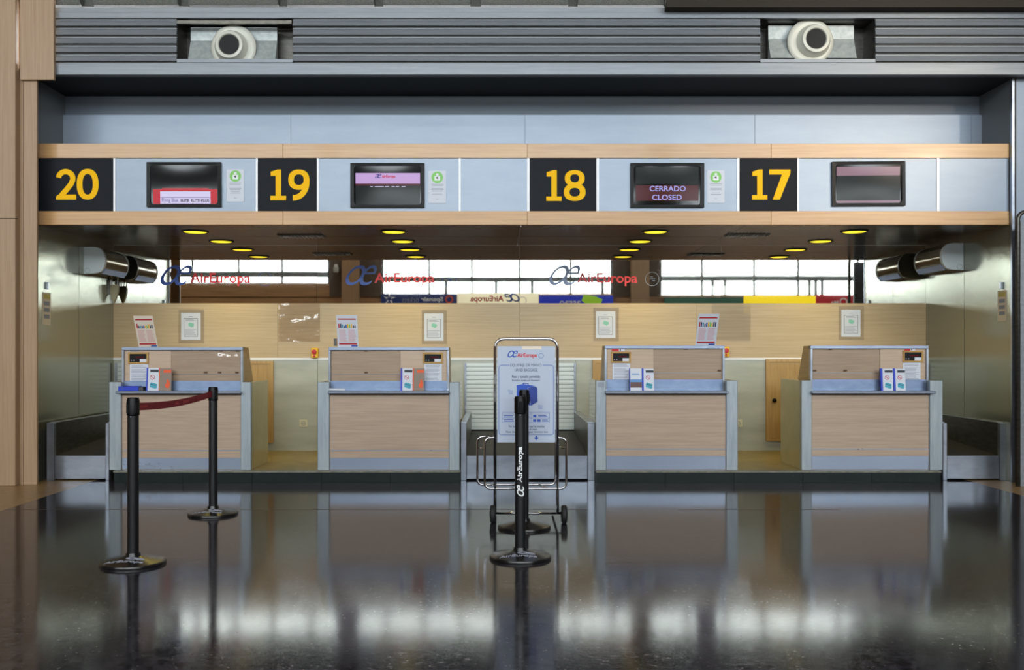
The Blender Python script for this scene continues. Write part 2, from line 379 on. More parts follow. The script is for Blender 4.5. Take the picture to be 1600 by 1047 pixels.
# ------------------------------------------------------------------ the setting
bm = B(-3.98, 4.62, RY, 12.5, -0.1, 0.0); fl = struct('floor', bm, 'floor')
link('tan_border', B(-16, -3.98, RY, 12.5, -0.1, 0.0), 'floor_tan', fl); link('tan_border', B(4.62, 16, RY, 12.5, -0.1, 0.0), 'floor_tan', fl)
Yj = F * CH / (796.5 - YH)
for a, b in ((0.22, 0.545), (0.63, 0.78), (0.0, 0.17)):
    link('floor_joint', B(-3.98 + 8.6 * a, -3.98 + 8.6 * b, Yj, Yj + 0.012, 0, 0.0008), 'seam_brown', fl)
struct('ceiling', B(-16, 16, RY - 0.3, 9.4, 10.2, 10.4), 'hall_wall')
# side walls of the hall, out of the picture
struct('wall_hall_left', B(-16.2, -16, RY, 12.5, 0, 10.2), 'hall_wall'); struct('wall_hall_right', B(16, 16.2, RY, 12.5, 0, 10.2), 'hall_wall')

# back wall of the niche: marble below, oak band, mirrors above
wb = struct('wall_back', B(-5.5, 6, YB + 0.03, YB + 0.2, 0, 2.75), 'hall_wall')
def zb(py): return Z(py, YB)
zs0, zs1, zw1 = zb(562.5), zb(559), zb(474)
for a, b in ((178, 496), (496, 727), (899, 1100), (1100, 1320), (1320, 1447)):
    xa, xb = X(a, YB) + 0.002, X(b, YB) - 0.002
    if a == 178: xa = XL
    link('marble_slab', B(xa, xb, YB, YB + 0.03, 0.0, zs0, bev=0.002), 'marble', wb)
link('marble_slab', B(X(727, YB), X(899, YB), YB, YB + 0.03, zb(567), zs0), 'marble', wb)
link('white_trim', B(XL, XR, YB - 0.012, YB + 0.03, zs0, zs1), 'white', wb)
for a, b in ((None, 434), (434, 812), (812, 1088), (1088, None)):
    xa = XL if a is None else X(a, YB) + 0.001; xb = XR if b is None else X(b, YB) - 0.001
    link('oak_panel', B(xa, xb, YB - 0.006, YB + 0.03, zs1, zw1, bev=0.001), 'wood_band', wb)
for i, (a, b, lab) in enumerate(((None, 495, 'leftmost wall mirror panel over the oak band, beside the left wall unit'),
                                 (495, 812, 'wall mirror panel over the oak band, reflecting the navy ticket sign'),
                                 (812, 1127, 'wall mirror panel over the oak band, carrying the palest airline lettering'),
                                 (1127, None, 'rightmost wall mirror panel over the oak band, reflecting yellow and red signs'))):
    xa = XL if a is None else X(a, YB) + 0.002; xb = XR if b is None else X(b, YB) - 0.002
    link('mirror_panel', B(xa, xb, YB, YB + 0.012, zw1 + 0.001, CEIL - 0.002), 'mirror', wb)
# side walls
for side, x, s in (('left', XL, -1), ('right', XR, 1)):
    a, b = (x - 0.12, x) if s < 0 else (x, x + 0.12)
    w = struct('wall_' + side, B(a if s < 0 else a + 0.02, b if s > 0 else b - 0.02, YF, YB + 0.2, 0, 4.0), 'side_wall')
    p0, p1 = (x - 0.02, x) if s < 0 else (x, x + 0.02)
    for y0, y1 in ((YF, 10.297), (10.303, YB)):
        link('steel_panel', B(p0, p1, y0, y1, 0, CEIL + 0.02, bev=0.0015), 'side_wall', w)
    link('upper_panel', B(p0, p1, YF, 10.2, CEIL + 0.02, 3.93), 'side_upper', w)
    e0, e1 = (x - 0.022, x + 0.004) if s < 0 else (x - 0.006, x + 0.03)
    link('edge_strip', B(e0, e1, YF - 0.03, YF, 0, 3.95 if s < 0 else 3.93), 'steel', w)
# recess above the canopy
up = struct('wall_back_upper', B(XL - 0.1, XR + 0.1, 9.98, 10.08, 2.62, 4.0), 'upper_back')
xs = [XL, X(455, 9.93), X(820, 9.93), X(1179, 9.93), X(1517, 9.93), XR]
for a, b in zip(xs, xs[1:]):
    link('light_panel', B(a + 0.001, b - 0.001, 9.92, 9.98, 2.65, Z(179.5, 9.92), bev=0.001), 'steel_sign', up)
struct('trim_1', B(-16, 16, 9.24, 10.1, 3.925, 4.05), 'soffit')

# ------------------------------------------------------------------ slatted bulkhead
YLV = 9.21
lv = empty('slatted_bulkhead', (0, YLV, Z(118, YLV)), 'long grey metal slatted bulkhead over the dark recess, with two nozzle openings', 'bulkhead')
XLE = X(84.5, YLV)
def lbar(py0, py1, proud, name='band', x0=XLE, x1=X(1650, YLV), m='louvre', d=0.05):
    return link(name, B(x0, x1, YLV - proud, YLV + d, Z(py1, YLV), Z(py0, YLV), bev=0.002), m, lv)
lbar(12, 19.3, 0.0); lbar(19.9, 29, 0.015)
lbar(101.5, 118, 0.03); lbar(98.8, 101, 0.012, 'lip')
for px0, px1 in ((84.5, 277), (458, 1187), (1367, 1650)):
    x0, x1 = X(px0, YLV), X(px1, YLV)
    lbar(29, 99, 0, 'backing', x0, x1, 'louvre_dark', 0.02)
    for k in range(5):
        t = 31.5 + 13.7 * k
        zt, zb_ = Z(t, YLV), Z(t + 10.2, YLV)
        # a pressed slat: thin lip on top, face leaning forward to its lower edge
        pts = [(YLV + 0.004, zt), (YLV - 0.018, zt), (YLV - 0.018, zt - 0.008), (YLV - 0.012, zt - 0.012), (YLV - 0.028, zb_), (YLV + 0.004, zb_)]
        link('slat', prism(pts, 'x', x0, x1), 'louvre', lv)
for px0, px1, f0, f1 in ((277, 458, 298, 433), (1187, 1367, 1200.5, 1334)):
    # recessed opening: side cheeks, top and sill
    x0, x1 = X(px0, YLV), X(px1, YLV); zt, zl = Z(29, YLV), Z(93, YLV); d = YLV + 0.30
    bm = B(x0 - 0.01, x0, YLV, d, zl, zt); box(bm, x1, x1 + 0.01, YLV, d, zl, zt); box(bm, x0, x1, YLV + 0.02, d, zt, zt + 0.02); box(bm, x0, x1, d, d + 0.01, zl, zt)
    link('opening_liner', bm, 'steel_dark', lv)
    link('sill', B(x0, x1, YLV - 0.02, d, zl - 0.035, zl, bev=0.002), 'louvre', lv)
bm = B(X(277, YLV), X(456, YLV), YLV - 0.012, YLV + 0.02, Z(37.5, YLV), Z(32, YLV), bev=0.002); link('torn_edge', bm, 'stone_edge', lv)
def nozzle(pxc, pyc, bx0, bx1, by0, by1, R, r, dx, label):
    Yn = YLV + 0.06
    t = empty('air_nozzle', (X(pxc, Yn), Yn, Z(by1, Yn)), label, 'air nozzle', 'air nozzles in the slatted bulkhead')
    xa, xb = X(bx0, Yn + .1), X(bx1, Yn + .1); za, zc = Z(by1, Yn + .02), Z(by0, Yn + .1)
    zm = za + (zc - za) * 0.62
    bm = B(xa, xb, Yn + 0.1, Yn + 0.12, zm, zc); link('box_panel', bm, 'galv', t)
    bm = prism([(Yn + 0.1, zm), (Yn + 0.02, za), (Yn + 0.12, za), (Yn + 0.12, zm)], 'x', xa, xb); link('box_panel', bm, 'galv', t)
    cx, cz = X(pxc, Yn), Z(pyc, Yn); rr = R * Yn / F; hr = r * Yn / F
    link('flange', lathe([(rr * .72, 0.04), (rr * 1.04, 0.035), (rr * 1.04, 0.02), (rr * .97, 0.004), (rr * .84, 0.0), (rr * .72, .012)], (cx, Yn, cz), 40, 'y'), 'nozzle', t, smooth='auto')
    o = dx * Yn / F
    link('nozzle_cone', lathe([(rr * .76, 0.01), (rr * .73, -0.02), (rr * .68, -.035), (hr * 1.4, -0.06), (hr * 1.35, -0.075), (hr * 1.08, -0.08), (hr, -0.07), (hr * .95, 0.03)], (cx + o, Yn, cz), 40, 'y'), 'nozzle', t, smooth='auto')
    link('throat', lathe([(hr * .98, -0.072), (hr * .98, -0.071), (0.0001, -0.069)], (cx + o, Yn, cz), 28, 'y'), 'black', t)
nozzle(364, 73, 298, 433, 43, 93, 34, 15.5, -3, 'cream round air nozzle in the left opening of the slatted bulkhead')
nozzle(1267.5, 64, 1200.5, 1334, 40, 90.5, 34.5, 15.5, 4, 'cream round air nozzle in the right opening of the slatted bulkhead')
# rough panels above the bulkhead
wu = struct('wall_above', B(-16, 16, 9.32, 9.5, 4.60, 10.2), 'concrete')
link('backing_strip', B(XLE, XR + 3, 9.26, 9.32, 4.60, Z(9, 9.26)), 'concrete', wu)
for a, b in ((40, 124), (144, 277), (294, 434), (448, 584), (598, 735), (751, 888), (903, 1038)):
    link('rough_panel', B(X(a, 9.2), X(b, 9.2), 9.2, 9.32, Z(7.5, 9.2), Z(7.5, 9.2) + 0.6, bev=0.006), 'concrete', wu)
link('dark_beam', B(X(1042, 9.05), 16, 9.05, 9.175, Z(11, 9.05) + .0, Z(11, 9.05) + 0.7), 'concrete_dark', wu)
# oak columns to the left
Yc = F * CH / (758 - YH)
wc = struct('wall_front_left', B(-16, X(33, Yc), Yc + 0.04, Yc + 0.2, 0, 10.2), 'wood_column')
link('column_panel', B(-16, X(28, Yc), Yc - 0.05, Yc + 0.04, 0, 10.2, bev=0.004), 'wood_column', wc)
link('column_panel', B(X(35, Yc), X(57.5, Yc + .02), Yc + 0.02, Yc + 0.05, 0, 4.0, bev=0.003), 'wood_column', wc)
link('column_head', B(X(31, Yc - .02), X(84, Yc - .02), Yc - 0.02, Yc + 0.02, Z(124.5, Yc - .02), 10.2, bev=0.003), 'wood_column', wc)
link('panel_joint', B(-5.6, X(28, Yc - .052), Yc - 0.052, Yc - 0.048, Z(342, Yc - .05), Z(341, Yc - .05)), 'seam', wc)
# wall to the right of the niche
wr = struct('wall_front_right', B(XR + 0.03, 16, YF - 0.02, YF + 0.2, 0, 4.0), 'steel_sign')
link('joint_strip', B(XR + 0.022, XR + 0.03, YF - 0.04, YF, 0, 3.93), 'seam', wr)

# ------------------------------------------------------------------ canopy with the signs
YC = 9.38
cn = empty('sign_canopy', (0, YC, CEIL), 'long oak and blue grey metal canopy carrying the numbers, across the whole counter niche', 'canopy')
zt0, zt1, zp0, zb1 = Z(224.5, YC), Z(247, YC), Z(330, YC), CEIL
for px0, px1 in ((None, 442), (442, 824), (824, 1205), (1205, None)):
    x0 = XL + 0.005 if px0 is None else X(px0, YC) + 0.001; x1 = XR - 0.005 if px1 is None else X(px1, YC) - 0.001
    link('oak_rail', B(x0, x1, YC, YC + 0.06, zt1, zt0, bev=0.002), 'wood_strip', cn)
    link('oak_rail', B(x0, x1, YC, YC + 0.06, zb1, zp0, bev=0.002), 'wood_strip', cn)
for a, b in ((180, 399.5), (498, 716.5), (720, 823.5), (936, 1152), (1249, 1464), (1468, 1581)):
    x1 = XR - 0.005 if b == 1581 else X(b, YC)
    link('steel_panel', B(X(a, YC), x1, YC + 0.012, YC + 0.05, zp0, zt1, bev=0.001), 'steel_sign', cn)
for a, b in ((177, 180), (399.5, 402.5), (495, 498), (716.5, 720), (823.5, 827.5), (932, 936), (1152, 1155.5), (1246, 1249), (1464, 1468)):
    link('white_divider', B(X(a, YC), X(b, YC), YC + 0.002, YC + 0.05, zp0, zt1), 'white_edge', cn)
link('top_cover', B(XL + .005, XR - .005, YC + 0.05, 9.97, 2.60, 2.64), 'upper_back', cn)
# soffit in long metal panels
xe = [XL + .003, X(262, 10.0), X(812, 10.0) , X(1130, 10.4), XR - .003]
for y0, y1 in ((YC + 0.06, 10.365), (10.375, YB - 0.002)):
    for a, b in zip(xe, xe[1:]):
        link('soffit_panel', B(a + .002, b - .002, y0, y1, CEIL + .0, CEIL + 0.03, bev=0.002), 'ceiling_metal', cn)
def ering(cx, cy, a, b, a2, b2, n=40, dcy=0):
    bm = bmesh.new(); L_ = []
    for ra, rb, oy, y in ((a, b, 0, YT0), (a2, b2, dcy, YT0), (a2, b2, dcy, YT0 - .002), (a, b, 0, YT0 - .002)):
        L_.append([bm.verts.new((X(cx + ra * math.copysign(abs(math.cos(q)) ** .88, math.cos(q)), YT0), y, Z(cy + oy + rb * math.copysign(abs(math.sin(q)) ** .88, math.sin(q)), YT0))) for q in (2 * math.pi * k / n for k in range(n))])
    for i in range(4):
        for k in range(n): bm.faces.new((L_[i][k], L_[i][(k + 1) % n], L_[(i + 1) % 4][(k + 1) % n], L_[(i + 1) % 4][k]))
    return bm
def ribbon(pts, ws):
    """flat stroke through pixel points with a width at each"""
    bm = bmesh.new(); rows = []
    for i, p in enumerate(pts):
        a, b = Vector(pts[max(i - 1, 0)]), Vector(pts[min(i + 1, len(pts) - 1)]); d = (b - a).normalized(); n_ = Vector((-d.y, d.x)); w = ws[i] if isinstance(ws, list) else ws
        q = [Vector(p) + n_ * w / 2, Vector(p) - n_ * w / 2]
        rows.append([bm.verts.new((X(v.x, YT0), y, Z(v.y, YT0))) for y in (YT0, YT0 - .0022) for v in q])
    for r0, r1 in zip(rows, rows[1:]):
        for a, b in ((0, 1), (1, 3), (3, 2), (2, 0)): bm.faces.new((r0[a], r0[b], r1[b], r1[a]))
    for r_ in (rows[0], rows[-1]): bm.faces.new((r_[0], r_[1], r_[3], r_[2]))
    return bm
def join(a, b):
    bmesh.ops.translate(b, verts=b.verts, vec=(0, -.0004, 0))
    me = bpy.data.meshes.new('t'); b.to_mesh(me); b.free(); a.from_mesh(me); bpy.data.meshes.remove(me); return a
def arcp(cx, cy, a, b, q0, q1, n=16): return [(cx + a * math.cos(math.radians(q0 + (q1 - q0) * k / n)), cy + b * math.sin(math.radians(q0 + (q1 - q0) * k / n))) for k in range(n + 1)]
YT0 = YC + 0.006
def digit(c, x0, x1, y0, y1):
    w, h, cx = x1 - x0, y1 - y0, (x0 + x1) / 2; s_ = w * .262
    if c == '0': return ering(cx, (y0 + y1) / 2, w / 2, h / 2, w / 2 - s_, h / 2 - s_ * .88)
    if c == '8':
        a = ering(cx, y0 + h * .265, w * .455, h * .265, w * .455 - s_ * .95, h * .265 - s_ * .72)
        return join(a, ering(cx, y0 + h * .715, w * .5, h * .285, w * .5 - s_, h * .285 - s_ * .78))
    if c == '9':
        a = ering(cx - w * .01, y0 + h * .33, w * .49, h * .33, w * .49 - s_, h * .33 - s_ * .85)
        p = [(x1 - s_ * .52, y0 + h * .30)] + arcp(x0 + w * .24, y0 + h * .42, w * .615, h * .50, 2, 93, 14)
        return join(a, ribbon(p, s_))
    if c == '2':
        p = arcp(cx - w * .02, y0 + h * .315, w * .36, h * .225, 188, 372, 18)
        p += [(x0 + w * .74, y0 + h * .50), (x0 + w * .52, y0 + h * .68), (x0 + w * .30, y0 + h * .84), (x0 + w * .20, y0 + h * .95)]
        bm = ribbon(p, s_)
        return join(bm, prism([(X(a, YT0), Z(b, YT0)) for a, b in ((x0, y1), (x1, y1), (x1, y1 - h * .165), (x0 + w * .12, y1 - h * .165), (x0, y1 - h * .1))], 'y', YT0 - .0010, YT0))
    if c == '7':
        P_ = [(x0, y0), (x1, y0), (x1, y0 + h * .12), (x0 + w * .50, y1), (x0 + w * .16, y1), (x0 + w * .60, y0 + h * .165), (x0, y0 + h * .165)]
        return prism([(X(a, YT0), Z(b, YT0)) for a, b in P_], 'y', YT0 - .002, YT0)
SIGN_TXT = [('20', 62.5, 177, 88, 153.5, 264, 312, None), ('19', 402.5, 495, 422, 484, 265, 313, (422.5, 447)),
            ('18', 827.5, 932, 853, 915, 266, 314, (853.5, 877.5)), ('17', 1155.5, 1246, 1174.5, 1235, 265, 312, (1175, 1199))]
for s, a, b, ta, tb, y0, y1, foot in SIGN_TXT:
    xa = XL + 0.005 if s == '20' else X(a, YC)
    lab = {'20': 'black square sign with a large yellow twenty, leftmost on the canopy', '19': 'black square sign with a large yellow nineteen', '18': 'black square sign with a large yellow eighteen', '17': 'black square sign with a large yellow seventeen, rightmost of the numbers'}[s]
    t = empty('number_sign', (X((a + b) / 2, YC), YC, zp0), lab, 'sign', 'counter number signs on the canopy')
    link('sign_plate', B(xa, X(b, YC), YC + 0.006, YC + 0.05, zp0 + 0.001, zt1 - 0.001, bev=0.002), 'black_plate', t)
    if foot is None:
        link('numeral', digit('2', 87.5, 119, y0, y1), 'yellow', t)
        link('numeral', digit('0', 120, 154, y0, y1), 'yellow', t)
    else:
        Yt = YC + 0.006
        f0, f1 = foot; m_ = (f0 + f1) / 2
        # figure one with a flag and a foot, as on the sign
        pts = [(f0, y1), (f0, y1 - 7), (m_ - 4, y1 - 7), (m_ - 4, y0 + 10), (f0 + .5, y0 + 10), (f0 + .5, y0 + 3.5), (m_ - 1, y0), (m_ + 4.5, y0), (m_ + 4.5, y1 - 7), (f1, y1 - 7), (f1, y1)]
        link('numeral', prism([(X(p, Yt), Z(q, Yt)) for p, q in pts], 'y', Yt - 0.002, Yt), 'yellow', t)
        link('numeral', digit(s[1], f1 + (3.5 if s != '17' else 3), tb, y0, y1), 'yellow', t)

# monitors
def monitor(px0, px1, py0, py1, label, draw, rot=0):
    Ym = YC + 0.012; cx, cz = X((px0 + px1) / 2, Ym), Z((py0 + py1) / 2, Ym)
    w, h = X(px1, Ym) - X(px0, Ym), Z(py0, Ym) - Z(py1, Ym)
    t = empty('monitor', (cx, Ym, cz - h / 2), label, 'monitor', 'monitors on the canopy')
    R = Matrix.Translation((cx, 0, cz)) @ Matrix.Rotation(rot, 4, 'Y') @ Matrix.Translation((-cx, 0, -cz))
    def fin(name, bm, m, par=t, **k):
        bmesh.ops.transform(bm, matrix=R, verts=bm.verts); return link(name, bm, m, par, **k)
    bw = w * 0.045
    # bezel: outer rectangle with a rounded opening
    bm = bmesh.new()
    outer = rrect(cx, cz, w, h, 0.004, 5); inner = rrect(cx, cz, w - 2 * bw, h - 1.7 * bw, 0.03, 5)
    n = len(outer)
    L_ = [[bm.verts.new((p[0], y, p[1])) for p in pts] for pts, y in ((outer, Ym), (outer, Ym - 0.03), (inner, Ym - 0.026), (inner, Ym - 0.004))]
    for a, b in zip(L_, L_[1:]):
        for k in range(n): bm.faces.new((a[k], a[(k + 1) % n], b[(k + 1) % n], b[k]))
    fin('bezel', bm, 'black')
    sw, sh = w - 2 * bw + 0.004, h - 1.7 * bw + 0.004
    def bul(x, z): 
        u, v = (x - cx) / (sw / 2), (z - cz) / (sh / 2)
        return Ym - 0.014 - v * .0075 - 0.0025 * max(0, 1 - u * u) * max(0, 1 - v * v)
    def patch(a, b, c, d, off, nx=10, nz=8):
        bm = bmesh.new(); g = [[bm.verts.new((a + (b - a) * i / nx, bul(a + (b - a) * i / nx, c + (d - c) * j / nz) - off, c + (d - c) * j / nz)) for j in range(nz + 1)] for i in range(nx + 1)]
        for i in range(nx):
            for j in range(nz): bm.faces.new((g[i][j], g[i + 1][j], g[i + 1][j + 1], g[i][j + 1]))
        return bm
    scr = fin('screen', patch(cx - sw / 2, cx + sw / 2, cz - sh / 2, cz + sh / 2, 0, 16, 12), 'screen', smooth=True)
    def rect(a, b, c, d, m, lvl=1): fin('picture_band', patch(X(a, Ym), X(b, Ym), Z(d, Ym), Z(c, Ym), 0.0006 * lvl), m, scr, smooth=True)
    def txt(s, a, b, c, d, m, **k):
        bm = ptext(s, a, b, c, d, Ym, thick=0.0001, **k)
        for v in bm.verts: v.co.y = bul(v.co.x, v.co.z) - 0.003
        fin('screen_text', bm, m, scr)
    draw(rect, txt)
def d20(r, t):
    r(240, 340, 296, 318.5, 'g_red'); r(251, 329.5, 299.5, 318.5, 'g_white', 2); r(251, 329.5, 308.8, 309.4, 'g_blue', 3)
    r(254, 326, 294.3, 295.2, 'g_red', 1)
    t('Flying Blue', 253.5, 279, 310, 317.5, 'g_blue'); t('ELITE', 283, 296, 311.5, 316, 'g_black', fat=0.03); t('ELITE PLUS', 299, 327.5, 311.5, 316, 'g_black', fat=0.03)
def d19(r, t):
    r(556, 656.5, 271, 287.5, 'g_lilac'); r(556, 656.5, 287.5, 290.5, 'g_dred', 2); r(556, 656.5, 290.5, 320, 'g_dark')
    t('æ', 586.5, 596.5, 272.5, 279, 'g_blue', shear=0.35); t('AirEuropa', 597, 618, 274, 279.5, 'g_red', fat=0.03)
    for a, b in ((579, 583), (586, 600), (602, 608), (612, 617), (619, 624), (628, 634)): r(a, b, 291.6, 292.6, 'g_white', 3)
def d18(r, t):
    r(993, 1091, 290, 314, 'g_dred'); r(993, 1091, 262, 288, 'g_dark'); t('CERRADO', 1014.5, 1071, 291, 299.5, 'g_text', fat=0.02); t('CLOSED', 1018.5, 1065, 304.5, 313, 'g_text', fat=0.02)
def d17(r, t):
    r(1306, 1405, 261, 275, 'g_pink'); r(1306, 1405, 275, 313.5, 'g_dark'); r(1306, 1405, 313.5, 317, 'g_pink', 2)
monitor(230.5, 346.5, 254, 324, 'black monitor showing a red and white band, beside the yellow twenty', d20)
monitor(548, 663.5, 255.5, 325, 'black monitor with a lilac airline band across the top, beside the yellow nineteen', d19)
monitor(984.5, 1099.5, 255.5, 325, 'black monitor reading CERRADO CLOSED', d18)
monitor(1299, 1413, 253, 322.5, 'slightly tilted black monitor with a pink stripe, beside the yellow seventeen', d17, rot=math.radians(-0.4))
# baggage notices beside the monitors
for px0, px1, py0, py1, lab in ((354, 381.5, 264.5, 315.5, 'small white notice plate with green disc, right of the monitor with the red band'),
                                (669.5, 697, 266.5, 317.5, 'small white notice plate with green disc, right of the lilac monitor'),
                                (1105, 1132, 266, 317, 'small white notice plate with green disc, right of the closed monitor')):
    Yp = YC + 0.006; cx, cz = X((px0 + px1) / 2, Yp), Z((py0 + py1) / 2, Yp); w, h = X(px1, Yp) - X(px0, Yp), Z(py0, Yp) - Z(py1, Yp)
    t = empty('notice_plate', (cx, Yp, cz - h / 2), lab, 'notice', 'notice plates beside the monitors')
    link('plate', prism(rrect(cx, cz, w, h, 0.012), 'y', Yp, Yp + 0.006), 'paper', t)
    link('green_disc', disc_y((cx, cz + h * .29), w * .33, Yp - 0.001, Yp), 'green_disc', t)
    bm = disc_y((cx, cz + h * .275), w * .19, Yp - 0.002, Yp, 4); box(bm, cx - w * .06, cx + w * .06, Yp - .002, Yp, cz + h * .33, cz + h * .42)
    bm.free(); bm = B(cx - w * .16, cx + w * .16, Yp - .002, Yp, cz + h * .19, cz + h * .33); box(bm, cx - w * .07, cx + w * .07, Yp - .002, Yp, cz + h * .34, cz + h * .41)
    link('bag_symbol', bm, 'white', t)
    link('arrow_symbol', prism([(cx - w * .1, cz + h * .28), (cx + w * .04, cz + h * .31), (cx + w * .04, cz + h * .23)], 'y', Yp - .003, Yp), 'black', t)
    bm = bmesh.new()
    for k, (u, wd) in enumerate(((0.07, .7), (0.03, .62), (-.06, .66), (-.10, .7), (-.14, .6), (-.2, .5), (-.24, .62), (-.38, .16))):
        box(bm, cx - w * wd / 2, cx + w * wd / 2, Yp - .0006, Yp, cz + h * u, cz + h * (u + .014))
    link('small_print', bm, 'paper_grey', t)

# downlights
ROWN = ['front', 'rear']
DL = ['front left downlight, under the monitor beside the twenty', 'rear left downlight behind it, near the left mirror', 'front downlight under the lilac monitor', 'rear downlight behind the lilac monitor, nearest the mirror',
      'front downlight under the closed monitor', 'rear downlight left of and behind the closed monitor', 'front right downlight, under the monitor beside the number seventeen', 'rear right downlight, nearest the right mirror']
for (x, Y), lab in zip(LAMPS, DL):
    t = empty('downlight', (x, Y, CEIL), 'round yellow recessed ' + lab if lab.startswith(('front', 'rear')) else lab, 'ceiling light', 'downlights under the canopy')
    link('trim_ring', lathe([(0.135, 0.0), (0.14, -0.006), (0.128, -0.012), (0.118, -0.006)], (x, Y, CEIL), 32), 'soffit', t, smooth='auto')
    link('lens', lathe([(0.118, -0.005), (0.10, -0.011), (0.0001, -0.015)], (x, Y, CEIL), 32), 'lens', t, smooth=True)
    l = bpy.data.lights.new('downlight_glow', 'AREA'); l.shape = 'DISK'; l.size = 0.16; l.energy = 5.0; l.color = (1.0, 0.80, 0.22); l.spread = math.radians(140)
    o = bpy.data.objects.new('downlight_glow', l); C.objects.link(o); o.location = (x, Y, CEIL - 0.018)
# ceiling grilles
for px0, px1, py, lab in ((436, 506, 368, 'dark slotted ceiling grille between the two left downlight groups'), (1134, 1200, 367, 'dark slotted ceiling grille between the two right downlight groups')):
    Yg = F * (CEIL - CH) / (YH - py); x0, x1 = X(px0, Yg), X(px1, Yg)
    t = empty('ceiling_grille', ((x0 + x1) / 2, Yg, CEIL), lab, 'vent', 'ceiling grilles in the canopy')
    link('grille_frame', B(x0, x1, Yg - 0.1, Yg + 0.1, CEIL - 0.008, CEIL), 'steel_dark', t)
    for k in range(12):
        xx = x0 + (x1 - x0) * (k + .5) / 12
        link('blade', B(xx - .008, xx + .008, Yg - .085, Yg + .085, CEIL - .02, CEIL - .008), 'steel', t)

# ------------------------------------------------------------------ lettering on the mirrors
def globe_mark(cx, cz, R, Y, m, par, name='round_mark', th=0.002):
    bm = ring_y((cx, cz), R, R * .95, Y - th, Y, 28)
    bb = bmesh.new()
    for k, (dx, dz, w) in enumerate(((-.1, .3, .4), (.05, .0, .8), (.2, -.25, .4))):
        box(bb, cx + dx * R - w * R / 2, cx + dx * R + w * R / 2, Y - th, Y, cz + dz * R - .03 * R, cz + dz * R + .03 * R)
    me = bpy.data.meshes.new('t'); bb.to_mesh(me); bb.free(); bm.from_mesh(me); bpy.data.meshes.remove(me)
    return link(name, bm, m, par)
YM = YB - 0.001
for lx, tx, bm_, lab in ((250.5, 297, 'blue_vinyl', 'blue and red airline lettering on the left mirror'), (539.5, 585, 'blue_vinyl', 'blue and red airline lettering on the mirror above the navy sign reflection'),
                         (857.5, 902, 'blue_pale', 'pale blue and red airline lettering on the mirror right of centre')):
    t = empty('mirror_lettering', (X(tx + 47, YM), YM, Z(452, YM)), lab, 'lettering', 'airline lettering on the mirrors')
    link('logo', ptext('œ', lx, lx + 49.5, 414.5, 446, YM, shear=0.6, fat=-0.008), bm_, t)
    link('letters', ptext('AirEuropa', tx, tx + 94, 426.5, 447, YM, fat=0.02), 'red_vinyl', t)
    globe_mark(X(tx + 117, YM), Z(436, YM), X(tx + 128, YM) - X(tx + 117, YM), YM, bm_, t)

# ------------------------------------------------------------------ air curtain units on the side walls, near the mirror
def wall_unit(x, s, y0, y1, zc, label, ptilt):
    """s = +1: on the left wall, bulging to the right"""
    t = empty('air_curtain', (x, (y0 + y1) / 2, zc - 0.15), label, 'wall unit', 'air curtain units on the side walls')
    def prof(sc):
        pts = [(0, 0.145), (0.12, 0.148), (0.17, 0.135), (0.205, 0.10), (0.232, 0.04), (0.234, -0.02), (0.215, -0.085), (0.175, -0.138), (0, -0.145)]
        for _ in range(2):                       # round the corners between the flat back's ends
            q_ = [pts[0]]
            for (a, b), (c, d) in zip(pts, pts[1:]): q_ += [(.75 * a + .25 * c, .75 * b + .25 * d), (.25 * a + .75 * c, .25 * b + .75 * d)]
            pts = q_ + [pts[-1]]
        return [(x + s * p * sc, zc + q * sc) for p, q in pts]
    link('end_cap', prism(prof(1.0), 'y', y0, y0 + 0.045), 'unit_white', t)
    link('end_cap', prism(prof(1.0), 'y', y1 - 0.03, y1), 'unit_white', t)
    link('cover', prism(prof(0.985), 'y', y0 + 0.045, y1 - 0.03), 'unit_gloss', t, smooth='auto')
    pr = [(x + s * .217, zc - .085), (x + s * .226, zc - .088), (x + s * .186, zc - .142), (x + s * .172, zc - .138)]
    link('outlet_lip', prism(pr, 'y', y0 + 0.05, y1 - 0.035), 'unit_blue', t)
    bm = ring_y((x + s * .04, zc - .11), .03, .026, y0 - .002, y0, 20); link('cap_plug', bm, 'shutter_dark', t)
wall_unit(XL, 1, 10.42, 11.10, Z(407, 10.42), 'white and polished air curtain unit on the left wall', 0)
wall_unit(XR, -1, 10.32, 11.02, Z(401, 10.32), 'white and polished air curtain unit on the right wall', 0)
# spade-shaped cable cover with its wires on the left wall
x, Y, z = XL + 0.12, 11.10, Z(457, 11.10)
t = empty('cable_bracket', (x - .06, Y, z - .14), 'beige spade-shaped cover hanging on wires under the left wall unit', 'cable cover')
sp = [(-.045, .09), (.04, .09), (.05, .06), (.045, .0), (.02, -.08), (0, -.12), (-.02, -.08), (-.045, 0), (-.05, .06)]
link('cover', prism([(x - .06 + a, z + b) for a, b in sp], 'y', Y - 0.02, Y + .02), 'beige', t)
link('bracket', B(XL, x - .1, Y - .03, Y + .03, z - .02, z + .14), 'steel_dark', t)
for k in range(4):
    xx = x - .1 + .025 * k
    link('wire', tube([(xx + .01, Y, z + .19 + .02), (xx - .02 + .01 * k, Y - .01, z + .15), (xx, Y, z + .085)], 0.005, 6), 'white' if k % 2 else 'black', t)
